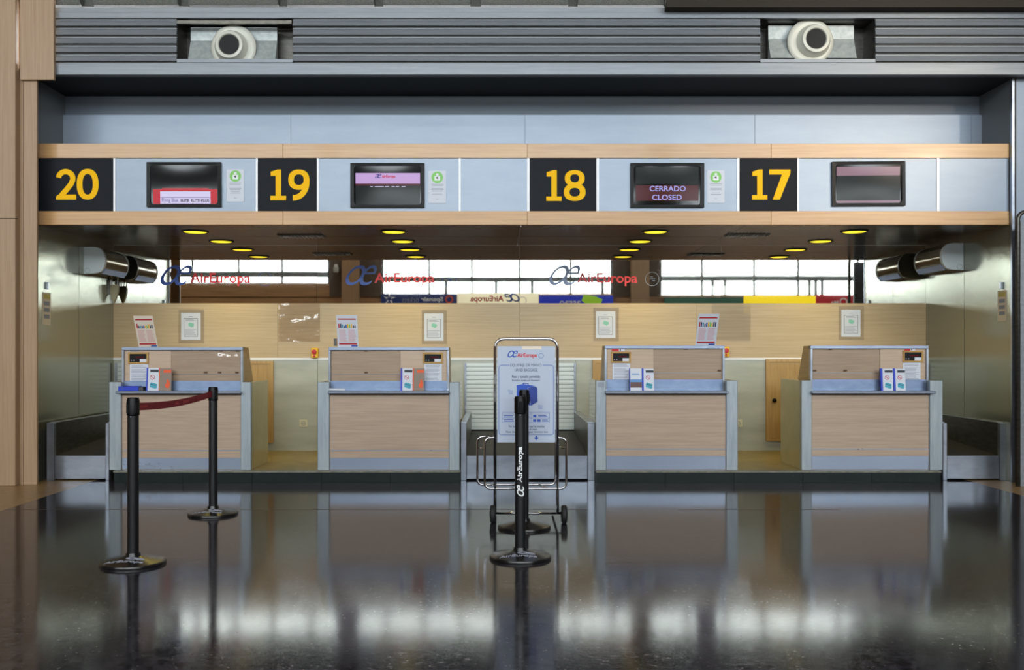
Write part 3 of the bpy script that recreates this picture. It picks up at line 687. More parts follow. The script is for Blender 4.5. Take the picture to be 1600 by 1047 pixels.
# labels and latches on the side walls
for s, x, ya, y0, y1, lab in ((1, XL, (66, 79), 457, 508, 'narrow cream instruction label on the left steel wall'), (-1, XR, (1559, 1573), 454, 502, 'narrow cream instruction label on the right steel wall')):
    Ya = abs(x) * F / abs(ya[0] - XC); Yb2 = abs(x) * F / abs(ya[1] - XC); a, b = sorted((Ya, Yb2)); ym = (a + b) / 2
    x0, x1 = (x, x + .003) if s > 0 else (x - .003, x)
    t = empty('wall_label', (x, ym, Z(y1, ym)), lab, 'label', 'labels on the side walls')
    link('sheet', B(x0, x1, a, b, Z(y1, ym), Z(y0, ym)), 'paper_warm', t)
    q0, q1 = (x1, x1 + .001) if s > 0 else (x0 - .001, x0)
    zt_ = Z(y0, ym); h = Z(y0, ym) - Z(y1, ym)
    link('header', B(q0, q1, a + .02, b - .02, zt_ - h * .2, zt_ - h * .05), 'skin_yellow', t)
    for k in range(3): link('print_row', B(q0, q1, a + .03, b - .03, zt_ - h * (.4 + .2 * k), zt_ - h * (.28 + .2 * k)), 'paper_grey', t)
    tag(link('wall_latch', B(x if s > 0 else x - .02, x + .02 if s > 0 else x, ym - .02, ym + .02, Z(452, ym), Z(441, ym), bev=.004), 'steel'), 'small metal latch above the cream label on the %s wall' % ('left' if s > 0 else 'right'), 'latch')

# ------------------------------------------------------------------ platforms
YP = 9.32; PT = Z(736, YP)
for i, (a, b, lab) in enumerate(((178, 718, 'dark green marble platform under the two left counters'), (932, 1470, 'dark green marble platform under the two right counters'))):
    x0, x1 = X(a, YP), X(b, YP)
    t = empty('counter_platform', ((x0 + x1) / 2, YP, 0), lab, 'platform', 'marble platforms under the counters')
    n = 5
    for k in range(n):
        link('marble_slab', B(x0 + (x1 - x0) * k / n + .001, x0 + (x1 - x0) * (k + 1) / n - .001, YP, YP + .03, 0, PT - .018, bev=.001), 'marble_dark', t)
    link('side_slab', B(x0, x0 + .02, YP + .03, YB, 0, PT - .018), 'marble_dark', t); link('side_slab', B(x1 - .02, x1, YP + .03, YB, 0, PT - .018), 'marble_dark', t)
    link('nosing', B(x0 - .006, x1 + .006, YP - .008, YP + .09, PT - .018, PT, bev=.004), 'stone_edge', t)
    link('floor_tiles', B(x0, x1, YP + .09, YB, PT - .03, PT - .001), 'platform_top', t)

# ------------------------------------------------------------------ doors, shutters, outlets on the back wall
def cab_door(px0, px1, py0, py1, label, knob=None):
    Yd = YB - 0.03; x0, x1, z0, z1 = X(px0, Yd), X(px1, Yd), Z(py1, Yd), Z(py0, Yd)
    t = empty('cabinet_door', ((x0 + x1) / 2, Yd, z0), label, 'door', 'low oak doors in the back wall')
    f = .035
    bm = B(x0, x0 + f, Yd - .01, YB, z0, z1); box(bm, x1 - f, x1, Yd - .01, YB, z0, z1); box(bm, x0 + f, x1 - f, Yd - .01, YB, z1 - f, z1); box(bm, x0 + f, x1 - f, Yd - .01, YB, z0, z0 + f)
    link('door_frame', bm, 'wood_door', t)
    d = link('door_leaf', B(x0 + f, x1 - f, Yd, YB, z0 + f, z1 - f, bev=.003), 'wood_door', t)
    if knob:
        kx, kz = X(knob[0], Yd), Z(knob[1], Yd)
        link('knob', lathe([(0.008, 0), (0.008, -.02), (.024, -.03), (.026, -.045), (.012, -.055), (0.0001, -.056)], (kx, Yd, kz), 16, 'y'), 'black', d, smooth=True)
cab_door(345, 427, 564, 692, 'low oak door behind the counter below the number twenty')
cab_door(1197, 1275, 561, 689, 'low oak door with a black knob, behind the counter below the number seventeen', (1208.5, 625.5))
cab_door(926, 1010, 563, 692, 'low oak door behind the counter below the number eighteen')
def shutter(x0, x1, z0, z1, label, n=15):
    t = empty('roller_shutter', ((x0 + x1) / 2, YB, z0), label, 'shutter', 'roller shutters over the baggage hatches')
    h = (z1 - z0 - .03) / n
    for k in range(n):
        zz = z0 + .03 + h * k
        pts = [(YB, zz + .003), (YB - .010, zz + .0035), (YB - .0105, zz + h * .5), (YB - .010, zz + h - .004), (YB, zz + h - .002)]
        link('slat', prism(pts, 'x', x0 + .02, x1 - .02), 'shutter', t)
    link('backing', B(x0 + .02, x1 - .02, YB - .004, YB + .02, z0 + .03, z1), 'shutter_dark', t)
    link('bottom_bar', B(x0 + .02, x1 - .02, YB - .025, YB, z0, z0 + .03, bev=.003), 'shutter', t)
    for xa in (x0, x1 - .02): link('guide_rail', B(xa, xa + .02, YB - .03, YB, z0 - .1, z1), 'steel', t)
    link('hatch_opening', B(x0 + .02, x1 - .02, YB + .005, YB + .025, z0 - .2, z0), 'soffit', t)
shutter(X(726, YB), X(899.5, YB), Z(671, YB), Z(567, YB), 'wide pale roller shutter behind the hand baggage stand')
shutter(XL + .03, -3.72, Z(671, YB), Z(567, YB), 'narrow roller shutter behind the left baggage belt, mostly hidden')
shutter(4.3, XR - .03, Z(671, YB), Z(567, YB), 'narrow roller shutter behind the right baggage belt, hidden by the counter')
for px, lab in ((474.5, 'cream wall socket on the marble, left of the counter below the number nineteen'), (1153, 'cream wall socket on the marble, right of the counter below the number eighteen')):
    Yo = YB; x, z = X(px, Yo), Z(661.5, Yo)
    t = empty('wall_socket', (x, Yo, z - .045), lab, 'socket', 'wall sockets on the marble')
    link('plate', B(x - .05, x + .05, Yo - .012, Yo, z - .045, z + .045, bev=.004), 'outlet', t)
    link('socket_face', ring_y((x, z), .026, .02, Yo - .015, Yo - .01, 20), 'shutter_dark', t)
    link('pin_hole', disc_y((x - .009, z), .004, Yo - .014, Yo - .011, 8), 'black', t); link('pin_hole', disc_y((x + .009, z), .004, Yo - .014, Yo - .011, 8), 'black', t)
for px, py, lab in ((492.5, 551.5, 'small yellow emergency stop box with red button, left of the counter below the number nineteen'), (1133, 549.5, 'small yellow emergency stop box, right edge of the counter below the number eighteen')):
    Yo = YB - .006; x, z = X(px, Yo), Z(py, Yo)
    t = empty('emergency_stop', (x, Yo, z - .06), lab, 'button box', 'emergency stop boxes on the oak band')
    link('box', B(x - .04, x + .04, Yo - .05, Yo, z - .058, z + .058, bev=.006), 'yellow_box', t)
    link('button', lathe([(.02, 0), (.02, -.015), (.028, -.02), (.026, -.03), (.0001, -.033)], (x, Yo - .05, z + .012), 18, 'y'), 'red', t, smooth='auto')
    link('button', lathe([(.012, 0), (.012, -.01), (.0001, -.012)], (x, Yo - .05, z - .036), 14, 'y'), 'red', t)

# ------------------------------------------------------------------ check-in counters
YS = 9.38                                        # front plane of the posts
def counter(num, lp, rp, side_open, label, gap=(0, 0), light_left=True, split=0, tabs=(), shelf=(0, 0), mx=(0, 0)):
    """lp, rp: pixel extent of the left and right post"""
    xl0, xl1, xr0, xr1 = [X(p, YS) for p in (*lp, *rp)]
    zt = Z(597, YS) if num in (20, 19) else Z(594.5, YS)
    t = empty('check_in_counter', ((xl0 + xr1) / 2, YS, PT), label, 'counter', 'check-in counters')
    D = 0.70
    for a, b in ((xl0, xl1), (xr0, xr1)):
        link('post', B(a, b, YS, YS + .06, PT, zt, bev=.004), 'steel_post', t)
    link('side_panel', B(xl0, xl0 + .03, YS + .06, YS + D, PT, zt, bev=.002), 'side_lam', t)
    link('side_panel', B(xr1 - .03, xr1, YS + .06, YS + D, PT, zt, bev=.002), 'side_lam', t)
    Yf = YS + .025
    x0, x1 = xl1, xr0
    zk = Z(715.5 if num in (20, 19) else 712.5, Yf); zi = Z(704 if num in (20, 19) else 702, Yf); zs = Z(617, Yf)
    link('front_panel', B(x0, x1, Yf, Yf + .03, PT, zs, bev=.001), 'wood_front', t)
    link('kick_plate', B(x0 + .004, x1 - .004, Yf - .006, Yf, PT + .006, zk, bev=.0015), 'steel_bright', t)
    link('inlay_strip', B(x0 + .01, x1, Yf - .003, Yf, zi - .004, zi + .005), 'steel_bright', t)
    # shelf with rounded nose, sticks out in front of the panel
    sx0, sx1 = X(shelf[0], YS - .06), X(shelf[1], YS - .06)
    zh = Z(611, YS - .06)
    link('shelf', B(sx0, sx1, YS - .06, YS + .24, zh - .026, zh, bev=.006), 'steel_bright', t)
    # upstand behind the shelf, then the screen above it
    Yu = YS + .12; zu = Z(595.5, Yu) if num in (20, 19) else Z(593, Yu)
    ux0, ux1 = X(shelf[0] + 3, Yu), X(shelf[1] - 3, Yu)
    ux0, ux1 = X(mx[0], Yu), X(mx[1], Yu)
    link('upstand', prism([(Yu - .01, zh), (Yu - .005, zu), (Yu + .03, zu), (Yu + .03, zh)], 'x', ux0, ux1), 'upstand', t)
    zp = Z(543 if num in (20, 19) else 540.5, Yu)
    scr = link('screen_panel', B(ux0, ux1, Yu + .015, Yu + .04, zu - .01, zp, bev=.001), 'wood_front', t)
    xs_ = X(split, Yu)
    a, b = (ux0 + .01, xs_) if light_left else (xs_, ux1 - .01)
    link('light_board', B(a, b, Yu + .008, Yu + .015, zu, zp - .03), 'wood_light', t)
    a, b = (xs_, ux1 - .015) if light_left else (ux0 + .015, xs_)
    link('acrylic_cover', prism([(Yu + .002, zu), (Yu + .005, zu), (Yu + .005, zp - .028), (Yu + .002, zp - .028)], 'x', a + .002, b), 'acrylic_wavy' if num == 20 else 'acrylic', t)
    zl = Z(585 if num in (20, 19) else 583, Yu)
    link('screen_inlay', B(a, b, Yu + .0075, Yu + .015, zl - .002, zl + .003), 'steel', t)
    for tx, ty in tabs: link('clip', B(X(tx, Yu) - .017, X(tx, Yu) + .017, Yu - .002, Yu + .004, Z(ty, Yu) - .008, Z(ty, Yu) + .008, bev=.002), 'clip', t)
    # metal frame round the screen
    link('screen_frame', B(ux0, ux1, Yu - .015, Yu + .05, zp - .028, zp + .004, bev=.003), 'steel_bright', t)
    for a, b in ((ux0, ux0 + .022), (ux1 - .022, ux1)): link('screen_frame', B(a, b, Yu - .015, Yu + .02, zh, zp - .028, bev=.002), 'steel', t)
    # sloping cheeks behind the screen and the agent's desk
    for a, b in ((ux0, ux0 + .02), (ux1 - .02, ux1)):
        link('screen_cheek', prism([(Yu + .04, zt - .03), (Yu + .04, zp), (Yu + .20, zp), (Yu + .40, zt - .03)], 'x', a, b), 'wood_side', t)
    link('top_board', B(ux0 + .02, ux1 - .02, Yu + .05, Yu + .2, zp - .02, zp), 'wood_side', t)
    link('desk_top', B(xl0 + .03, xr1 - .03, Yu + .04, YS + D, PT + .72, PT + .75), 'wood_front', t)
    return dict(Yu=Yu, zh=zh, zu=zu, zp=zp)
G20 = counter(20, (170.5, 189), (376, 392), 'r', 'oak-fronted check-in counter below the number twenty, with glare on its clear cover', split=267, tabs=((345, 548), (370.5, 548), (321, 582), (343, 582), (370, 582)), shelf=(180, 376), mx=(191, 380))
G19 = counter(19, (496, 514.5), (702, 718), '', 'oak-fronted check-in counter below the number nineteen', light_left=False, split=625.5, tabs=((520.5, 547), (544, 547), (571.5, 548), (572, 582)), shelf=(512, 702), mx=(513.5, 702))
G18 = counter(18, (931, 947), (1135, 1153), 'l', 'oak-fronted check-in counter below the number eighteen', split=1021, tabs=((1072, 545), (1124, 579)), shelf=(946, 1139), mx=(944.5, 1132))
G17 = counter(17, (1252.5, 1268.5), (1453, 1473), 'l', 'oak-fronted check-in counter below the number seventeen, rightmost', light_left=False, split=1375.5, tabs=((1297.5, 545.5), (1273, 579), (1321, 579)), shelf=(1269, 1463), mx=(1265.5, 1450))

# items on the counters
def weight_display(px0, px1, py0, py1, Yd, label):
    x0, x1, z0, z1 = X(px0, Yd), X(px1, Yd), Z(py1, Yd), Z(py0, Yd)
    t = empty('weight_display', ((x0 + x1) / 2, Yd, z0), label, 'display', 'baggage weight displays on the counters')
    f = .016
    bm = B(x0, x0 + f, Yd - .012, Yd + .008, z0, z1); box(bm, x1 - f, x1, Yd - .012, Yd + .008, z0, z1); box(bm, x0 + f, x1 - f, Yd - .012, Yd + .008, z1 - f, z1); box(bm, x0 + f, x1 - f, Yd - .012, Yd + .008, z0, z0 + f)
    link('display_frame', bm, 'wood_frame', t)
    w, h = x1 - x0, z1 - z0
    link('display_face', B(x0 + f, x1 - f, Yd - .004, Yd + .006, z0 + f, z1 - f), 'black', t)
    link('readout', B(x0 + w * .36, x0 + w * .78, Yd - .005, Yd - .004, z0 + h * .5, z0 + h * .63), 'g_dred', t)
    link('paper_tag', B(x0 + w * .58, x1 - f - .002, Yd - .006, Yd - .004, z0 + f, z0 + h * .42), 'paper', t)
    for k in range(2): link('key', disc_y((x0 + w * (.16 + .12 * k), z0 + h * .3), .006, Yd - .007, Yd - .004, 10), 'paper_grey', t)
def sheet_rows(bm, x0, x1, z0, z1, Y, n, rnd, th=.0007, fill=.55):
    for k in range(n):
        zz = z1 - (z1 - z0) * (k + .5) / n; wd = (x1 - x0) * rnd.uniform(.72, 1)
        box(bm, x0, x0 + wd, Y - th, Y, zz - (z1 - z0) / n * fill / 2, zz + (z1 - z0) / n * fill / 2)
def info_sheet(px0, px1, py0, py1, Yd, label):
    x0, x1, z0, z1 = X(px0, Yd), X(px1, Yd), Z(py1, Yd), Z(py0, Yd)
    t = empty('information_sheet', ((x0 + x1) / 2, Yd, z0), label, 'sheet', 'printed sheets under the weight displays')
    link('paper', B(x0, x1, Yd, Yd + .003, z0, z1), 'paper', t)
    rnd = random.Random(px0); bm = bmesh.new(); w, h = x1 - x0, z1 - z0
    for a, b, n in ((.78, .95, 2), (.5, .72, 4), (.28, .46, 3), (.04, .24, 3)): sheet_rows(bm, x0 + .08 * w, x1 - .06 * w, z0 + a * h, z0 + b * h, Yd, n, rnd, fill=.4)
    link('printed_lines', bm, 'paper_grey', t)
Yi = G20['Yu'] + .002
P = 'below the '
weight_display(200.5, 232, 550.5, 568.5, Yi, 'small black weight display in an oak frame, counter below the number twenty')
weight_display(661, 692, 551, 568, Yi, 'small black weight display in an oak frame, counter below the number nineteen')
weight_display(955, 985.5, 549.5, 567, Yi, 'small black weight display in an oak frame, counter below the number eighteen')
weight_display(1410.5, 1442, 548, 566, Yi, 'small black weight display in an oak frame, counter below the number seventeen')
info_sheet(203, 231.5, 569, 597, Yi, 'white printed sheet under the weight display, counter below the number twenty')
info_sheet(663, 690.5, 568.5, 595, Yi, 'white printed sheet under the weight display, counter below the number nineteen')
info_sheet(957, 984.5, 567.5, 594.5, Yi, 'white printed sheet under the weight display, counter below the number eighteen')
info_sheet(1411, 1438.5, 566.5, 593.5, Yi, 'white printed sheet under the weight display, counter below the number seventeen')
for px0, px1, py, lab in ((956, 976, 546.5, 'small red and white sticker above the display, counter below the number eighteen'), (1413, 1430, 545.5, 'small red and white sticker above the display, counter below the number seventeen')):
    t = empty('sticker', (X(px0, Yi), Yi, Z(py + 2.5, Yi)), lab, 'sticker', 'stickers above the displays')
    m_ = px0 + (px1 - px0) * .55
    link('red_half', PB(px0, m_, py - 2.5, py + 2.5, Yi, .004), 'red', t); link('white_half', PB(m_, px1, py - 2.5, py + 2.5, Yi, .004), 'paper', t)
    link('bars', PB(m_ + 1.5, m_ + 3, py - 2, py + 2, Yi - .001, .001), 'print_dark', t)
tag(link('sticker', PB(203, 217, 545.5, 549.5, Yi, .004), 'paper_grey'), 'small faded sticker above the display, counter below the number twenty', 'sticker')
tag(link('sticker', PB(664, 686, 544.8, 549.3, Yi, .004), 'paper'), 'small white sticker above the display, counter below the number nineteen', 'sticker')
tag(link('sticker', PB(934, 944, 597.5, 605, YS - .0015, .0015), 'paper_grey'), 'small grey sticker at the top of the post, counter below the number eighteen', 'sticker')

def leaflet(px0, px1, py0, py1, Y, zbase, kind, spine, label):
    """a card leaflet box standing on the shelf, leaning back a little; spine: pixels of visible side flap on the left"""
    x0, x1 = X(px0, Y), X(px1, Y); h = Z(py0, Y) - Z(py1, Y); w = x1 - x0
    t = empty('leaflet', ((x0 + x1) / 2, Y, zbase), label, 'leaflet', 'leaflets standing on the counter shelves')
    lean = Matrix.Translation((0, Y, zbase)) @ Matrix.Rotation(math.radians(-5), 4, 'X') @ Matrix.Translation((0, -Y, -zbase))
    def L2(name, bm, m):
        bmesh.ops.transform(bm, matrix=lean, verts=bm.verts); return link(name, bm, m, t)
    face = {'bag': 'paper', 'orange': 'tan_grey', 'photo': 'paper'}[kind]
    L2('card', B(x0, x1, Y, Y + .012, zbase, zbase + h, bev=.001), face)
    s = X(px0 - spine, Y)
    L2('spine', B(s, x0, Y + .002, Y + .03, zbase, zbase + h * 1.015), 'orange' if kind == 'orange' else 'blue_edge')
    q = Y - .0012
    if kind == 'bag':
        L2('header_block', B(x0 + w * .2, x1 - w * .03, q, Y, zbase + h * .82, zbase + h * .93), 'print_dark')
        c = (x0 + w * .42, zbase + h * .59)
        bm = ring_y(c, w * .22, w * .18, q, Y, 20)
        L2('no_entry_ring', bm, 'red')
        bm = prism([(c[0] - w * .16, c[1] + w * .11), (c[0] - w * .12, c[1] + w * .15), (c[0] + w * .16, c[1] - w * .11), (c[0] + w * .12, c[1] - w * .15)], 'y', q, Y); L2('no_entry_bar', bm, 'print_red')
        bm = prism([(x0 + w * .2, zbase + h * .16), (x0 + w * .74, zbase + h * .08), (x0 + w * .84, zbase + h * .14), (x0 + w * .84, zbase + h * .3), (x0 + w * .32, zbase + h * .37), (x0 + w * .2, zbase + h * .3)], 'y', q, Y); L2('bag_picture', bm, 'teal2')
        bm = prism([(x0 + w * .26, zbase + h * .27), (x0 + w * .74, zbase + h * .22), (x0 + w * .74, zbase + h * .25), (x0 + w * .26, zbase + h * .30)], 'y', q - .001, q); L2('bag_picture', bm, 'navy')
    elif kind == 'orange':
        L2('header_block', B(x0 + w * .3, x1 - w * .05, q, Y, zbase + h * .8, zbase + h * .93), 'orange')
        bm = prism([(x0 + w * .5, zbase + h * .15), (x0 + w * .78, zbase + h * .1), (x0 + w * .9, zbase + h * .3), (x0 + w * .8, zbase + h * .42), (x0 + w * .72, zbase + h * .52), (x0 + w * .6, zbase + h * .48), (x0 + w * .58, zbase + h * .34), (x0 + w * .45, zbase + h * .25)], 'y', q, Y); L2('orange_picture', bm, 'orange')
    else:
        L2('sky_picture', B(x0 + .001, x1 - .001, q, Y, zbase + h * .38, zbase + h * .5), 'sky_print')
        L2('ground_picture', B(x0 + .001, x1 - .001, q, Y, zbase + h * .14, zbase + h * .38), 'brown_print')
        bm = bmesh.new(); sheet_rows(bm, x0 + w * .15, x1 - w * .1, zbase + h * .68, zbase + h * .78, Y, 2, random.Random(3)); L2('heading', bm, 'sky_print')
Yl = YS + .02
zsh = G20['zh']
leaflet(230.5, 247.5, 577.5, 613, Yl, zsh, 'bag', 2.5, 'white leaflet with a no-entry ring, left of the orange one, counter below the number twenty')
leaflet(249, 267.5, 578, 613, Yl + .005, zsh, 'orange', 2, 'taupe and orange leaflet on the shelf, counter below the number twenty')
leaflet(628.5, 644.5, 577, 612, Yl, zsh, 'bag', 2.5, 'white leaflet with a no-entry ring, left of the orange one, counter below the number nineteen')
leaflet(646.5, 663, 577, 612, Yl + .005, zsh, 'orange', 2, 'taupe and orange leaflet on the shelf, counter below the number nineteen')
leaflet(985, 1003, 576, 611, Yl, zsh, 'photo', 1, 'white leaflet with a landscape photo, counter below the number eighteen')
leaflet(1006, 1022, 576, 610.5, Yl + .005, zsh, 'bag', 2.5, 'white leaflet with a no-entry ring, counter below the number eighteen')
leaflet(1380, 1396, 575, 609.5, Yl, zsh, 'bag', 3, 'left one of two like white no-entry leaflets, counter below the number seventeen')
leaflet(1400, 1415.5, 575, 609.5, Yl, zsh, 'bag', 3, 'right one of two like white no-entry leaflets, counter below the number seventeen')
bm = B(X(187, Yl), X(219, Yl), Yl - .04, Yl + .05, zsh, zsh + .045, bev=.003)
t = tag(link('flat_box', bm, 'blue_edge'), 'flat dark blue box on the shelf of the counter below the twenty', 'box')
link('grey_end', B(X(219, Yl), X(226, Yl), Yl - .04, Yl + .05, zsh, zsh + .04, bev=.003), 'steel_dark', t)
link('tape_strip', B(X(193, Yl), X(194.5, Yl), Yl - .0415, Yl + .051, zsh, zsh + .0465), 'blue_vinyl', t)
bm = tube([(X(514.5, Yl - .03), Yl - .03, zsh + .014), (X(539, Yl - .03), Yl - .03, zsh + .010)], .012, 10)
t = tag(link('paper_roll', bm, 'paper'), 'white rolled paper lying at the left end of the shelf, counter below the number nineteen', 'paper roll')
# coloured safety notices standing on top of the screens, leaning forward
def safety_notice(bl, br, tl, tr, py0, py1, Yb_, zb_, label, warm):
    """bottom at depth Yb_, top leaning toward the hall by the amount that its slant shows"""
    Xb0, Xb1 = X(bl, Yb_), X(br, Yb_)
    t = empty('safety_notice', ((Xb0 + Xb1) / 2, Yb_, zb_), label, 'notice', 'safety notices on top of the counter screens')
    Yt = Yb_ * (Xb0 / (tl - XC)) * F / Yb_ if False else Xb0 * F / (tl - XC)
    zt_ = Z(py0, Yt)
    V0 = Vector((Xb0, Yb_, zb_)); U = Vector((Xb1 - Xb0, 0, 0)); V = Vector((X(tl, Yt) - Xb0, Yt - Yb_, zt_ - zb_)); Nn = U.cross(V).normalized()
    if Nn.y > 0: Nn = -Nn
    def quad(a, b, c, d, m, name, lift=0, th=.0012):
        bm = bmesh.new(); vs = []
        for l in (lift, lift + th):
            for u, v in ((a, c), (b, c), (b, d), (a, d)): vs.append(bm.verts.new(V0 + U * u + V * v + Nn * l))
        for f in ((0, 1, 2, 3), (4, 5, 6, 7), (0, 1, 5, 4), (1, 2, 6, 5), (2, 3, 7, 6), (3, 0, 4, 7)): bm.faces.new([vs[i] for i in f])
        return link(name, bm, m, t)
    quad(0, 1, 0, 1, 'paper_warm' if warm else 'paper', 'paper')
    quad(.07, .93, .86, .90, 'print_red', 'red_bar', .0013); quad(.07, .93, .08, .13, 'print_red', 'red_bar', .0013)
    quad(.65, .95, .02, .06, 'blue', 'logo_mark', .0013)
    cols = ['print_red', 'navy', 'teal2', 'print_dark', 'blue', 'yellow_box', 'green_disc', 'yellow_box', 'print_dark', 'navy']; rnd = random.Random(bl)
    for k in range(10): quad(.08 + .085 * k, .08 + .085 * k + .06, .60, .66 + rnd.random() * .10, cols[k], 'picture_piece', .0013)
    for c0, c1 in ((.1, .48), (.54, .92)):
        for k in range(9): quad(c0, c0 + (c1 - c0) * rnd.uniform(.75, 1), .53 - .043 * k, .548 - .043 * k, 'print_pink', 'text_row', .0013)
zt_ = G20['zp'] + .004
safety_notice(217, 247, 208, 239, 493.5, 539, 9.55, zt_, 'slanting cream safety notice with red bars, on the screen below the number twenty', True)
safety_notice(528, 560.5, 525, 558, 492.5, 538, 9.55, zt_, 'red barred safety notice on the screen below the number nineteen', False)
safety_notice(1086, 1118, 1091.5, 1124.5, 490.5, 535.5, 9.55, G18['zp'] + .004, 'slanting red barred safety notice on the screen below the number eighteen', False)
tag(link('clip_block', PB(521.5, 526, 529, 540.5, 9.56, .03), 'steel_dark'), 'small dark block beside the safety notice on the screen below the number nineteen', 'block')
# sheets in clear pockets on the oak band
for px0, px1, py0, py1, lab in ((283, 313.5, 489, 531, 'white notice in a clear pocket on the oak band, leftmost'), (663, 693, 490, 532.5, 'white notice in a clear pocket on the oak band, nearest left of the stand'),
                                (931, 961.5, 486.5, 528, 'white notice in a clear pocket on the oak band, nearest right of the stand'), (1314.5, 1344.5, 484, 526, 'white notice in a clear pocket on the oak band, rightmost')):
    Yn = YB - .0075; x0, x1, z0, z1 = X(px0, Yn), X(px1, Yn), Z(py1, Yn), Z(py0, Yn); w, h = x1 - x0, z1 - z0
    t = empty('wall_notice', ((x0 + x1) / 2, Yn, z0), lab, 'notice', 'notices in clear pockets on the oak band')
    link('paper', B(x0, x1, Yn - .002, Yn - .0008, z0, z1), 'paper', t)
    q0, q1 = Yn - .003, Yn - .002
    bm = bmesh.new(); a, b, c, d = x0 + .14 * w, x1 - .14 * w, z0 + .12 * h, z1 - .2 * h; e = .004
    box(bm, a, b, q0, q1, c, c + e); box(bm, a, b, q0, q1, d - e, d); box(bm, a, a + e, q0, q1, c + e, d - e); box(bm, b - e, b, q0, q1, c + e, d - e)
    link('border_line', bm, 'print_dark', t)
    link('teal_picture', prism([(x0 + .38 * w, z0 + .52 * h), (x0 + .56 * w, z0 + .46 * h), (x0 + .66 * w, z0 + .52 * h), (x0 + .66 * w, z0 + .6 * h), (x0 + .46 * w, z0 + .65 * h), (x0 + .38 * w, z0 + .62 * h)], 'y', q0, q1), 'teal', t)
    bm = bmesh.new(); sheet_rows(bm, a + .1 * w, b - .08 * w, z0 + .7 * h, z0 + .76 * h, q1, 2, random.Random(1)); sheet_rows(bm, a + .04 * w, b - .04 * w, z0 + .16 * h, z0 + .4 * h, q1, 5, random.Random(px0), fill=.35)
    sheet_rows(bm, x0 + .4 * w, x0 + .6 * w, z0 + .85 * h, z0 + .88 * h, q1, 1, random.Random(2))
    link('printed_lines', bm, 'paper_grey', t)
    link('clear_pocket', B(x0 - .03, x1 + .04, Yn - .0005, Yn + .001, z0 - .04, z1 + .04), 'acrylic', t)
tag(link('plastic_sheet', PB(435, 500, 474, 534, YB - .016, .002), 'film'), 'creased clear plastic sheet taped to the oak band, reflecting glare', 'plastic sheet')
tag(link('plastic_sheet', PB(1112, 1173, 474.5, 532, YB - .016, .002), 'acrylic'), 'flat clear plastic sheet on the oak band, beside a slanting notice', 'plastic sheet')

# ------------------------------------------------------------------ baggage belts
def conveyor(x0, x1, label, gates, posts):
    """x0..x1 at the floor between the guard walls' outer faces"""
    Yg = 9.46; zt = .565; zp = .245
    t = empty('baggage_belt', ((x0 + x1) / 2, Yg, 0), label, 'conveyor', 'baggage belts between the counters')
    w0, w1 = posts
    for a, b, s in ((x0, x0 + w0, 1), (x1 - w1, x1, -1)):
        link('guard_post', B(a, b, Yg, Yg + .05, 0, zt, bev=.003), 'steel', t)
        g = link('guard_wall', B(a, b, Yg + .05, YB - .04, 0, zt, bev=.002), 'steel_dark', t)
        link('guard_cap', B(a - .001, b + .001, Yg + .05, YB - .04, zt, zt + .006), 'steel', g)
    a, b = x0 + w0, x1 - w1; n = gates
    for k in range(n):
        link('front_plate', B(a + (b - a) * k / n + .002, a + (b - a) * (k + 1) / n - .002, Yg + .01, Yg + .03, .015, zp, bev=.003), 'steel', t)
    if n > 1:
        for zz in (.06, .12, .19): link('hinge', lathe([(.007, 0), (.007, .03)], ((a + b) / 2, Yg + .006, zz), 10), 'steel_dark', t)
    link('belt', prism([(Yg + .03, zp - .05), (Yg + .03, zp - .015), (Yg + .06, zp), (YB - .04, .345), (YB - .04, .25)], 'x', a, b), 'belt_rubber', t)
    link('frame', B(a, b, Yg + .04, YB - .04, .02, .19), 'steel_dark', t)
conveyor(X(720, 9.46) , X(929.5, 9.46), 'wide black baggage belt with steel guards, behind the hand baggage stand', 2, (.055, .07))
conveyor(XL + .05, X(170.3, 9.46), 'black baggage belt along the left steel wall', 1, (.072, .035))
conveyor(X(1473.5, 9.46), X(1574.5, 9.46), 'black baggage belt along the right steel wall', 1, (.04, .075))

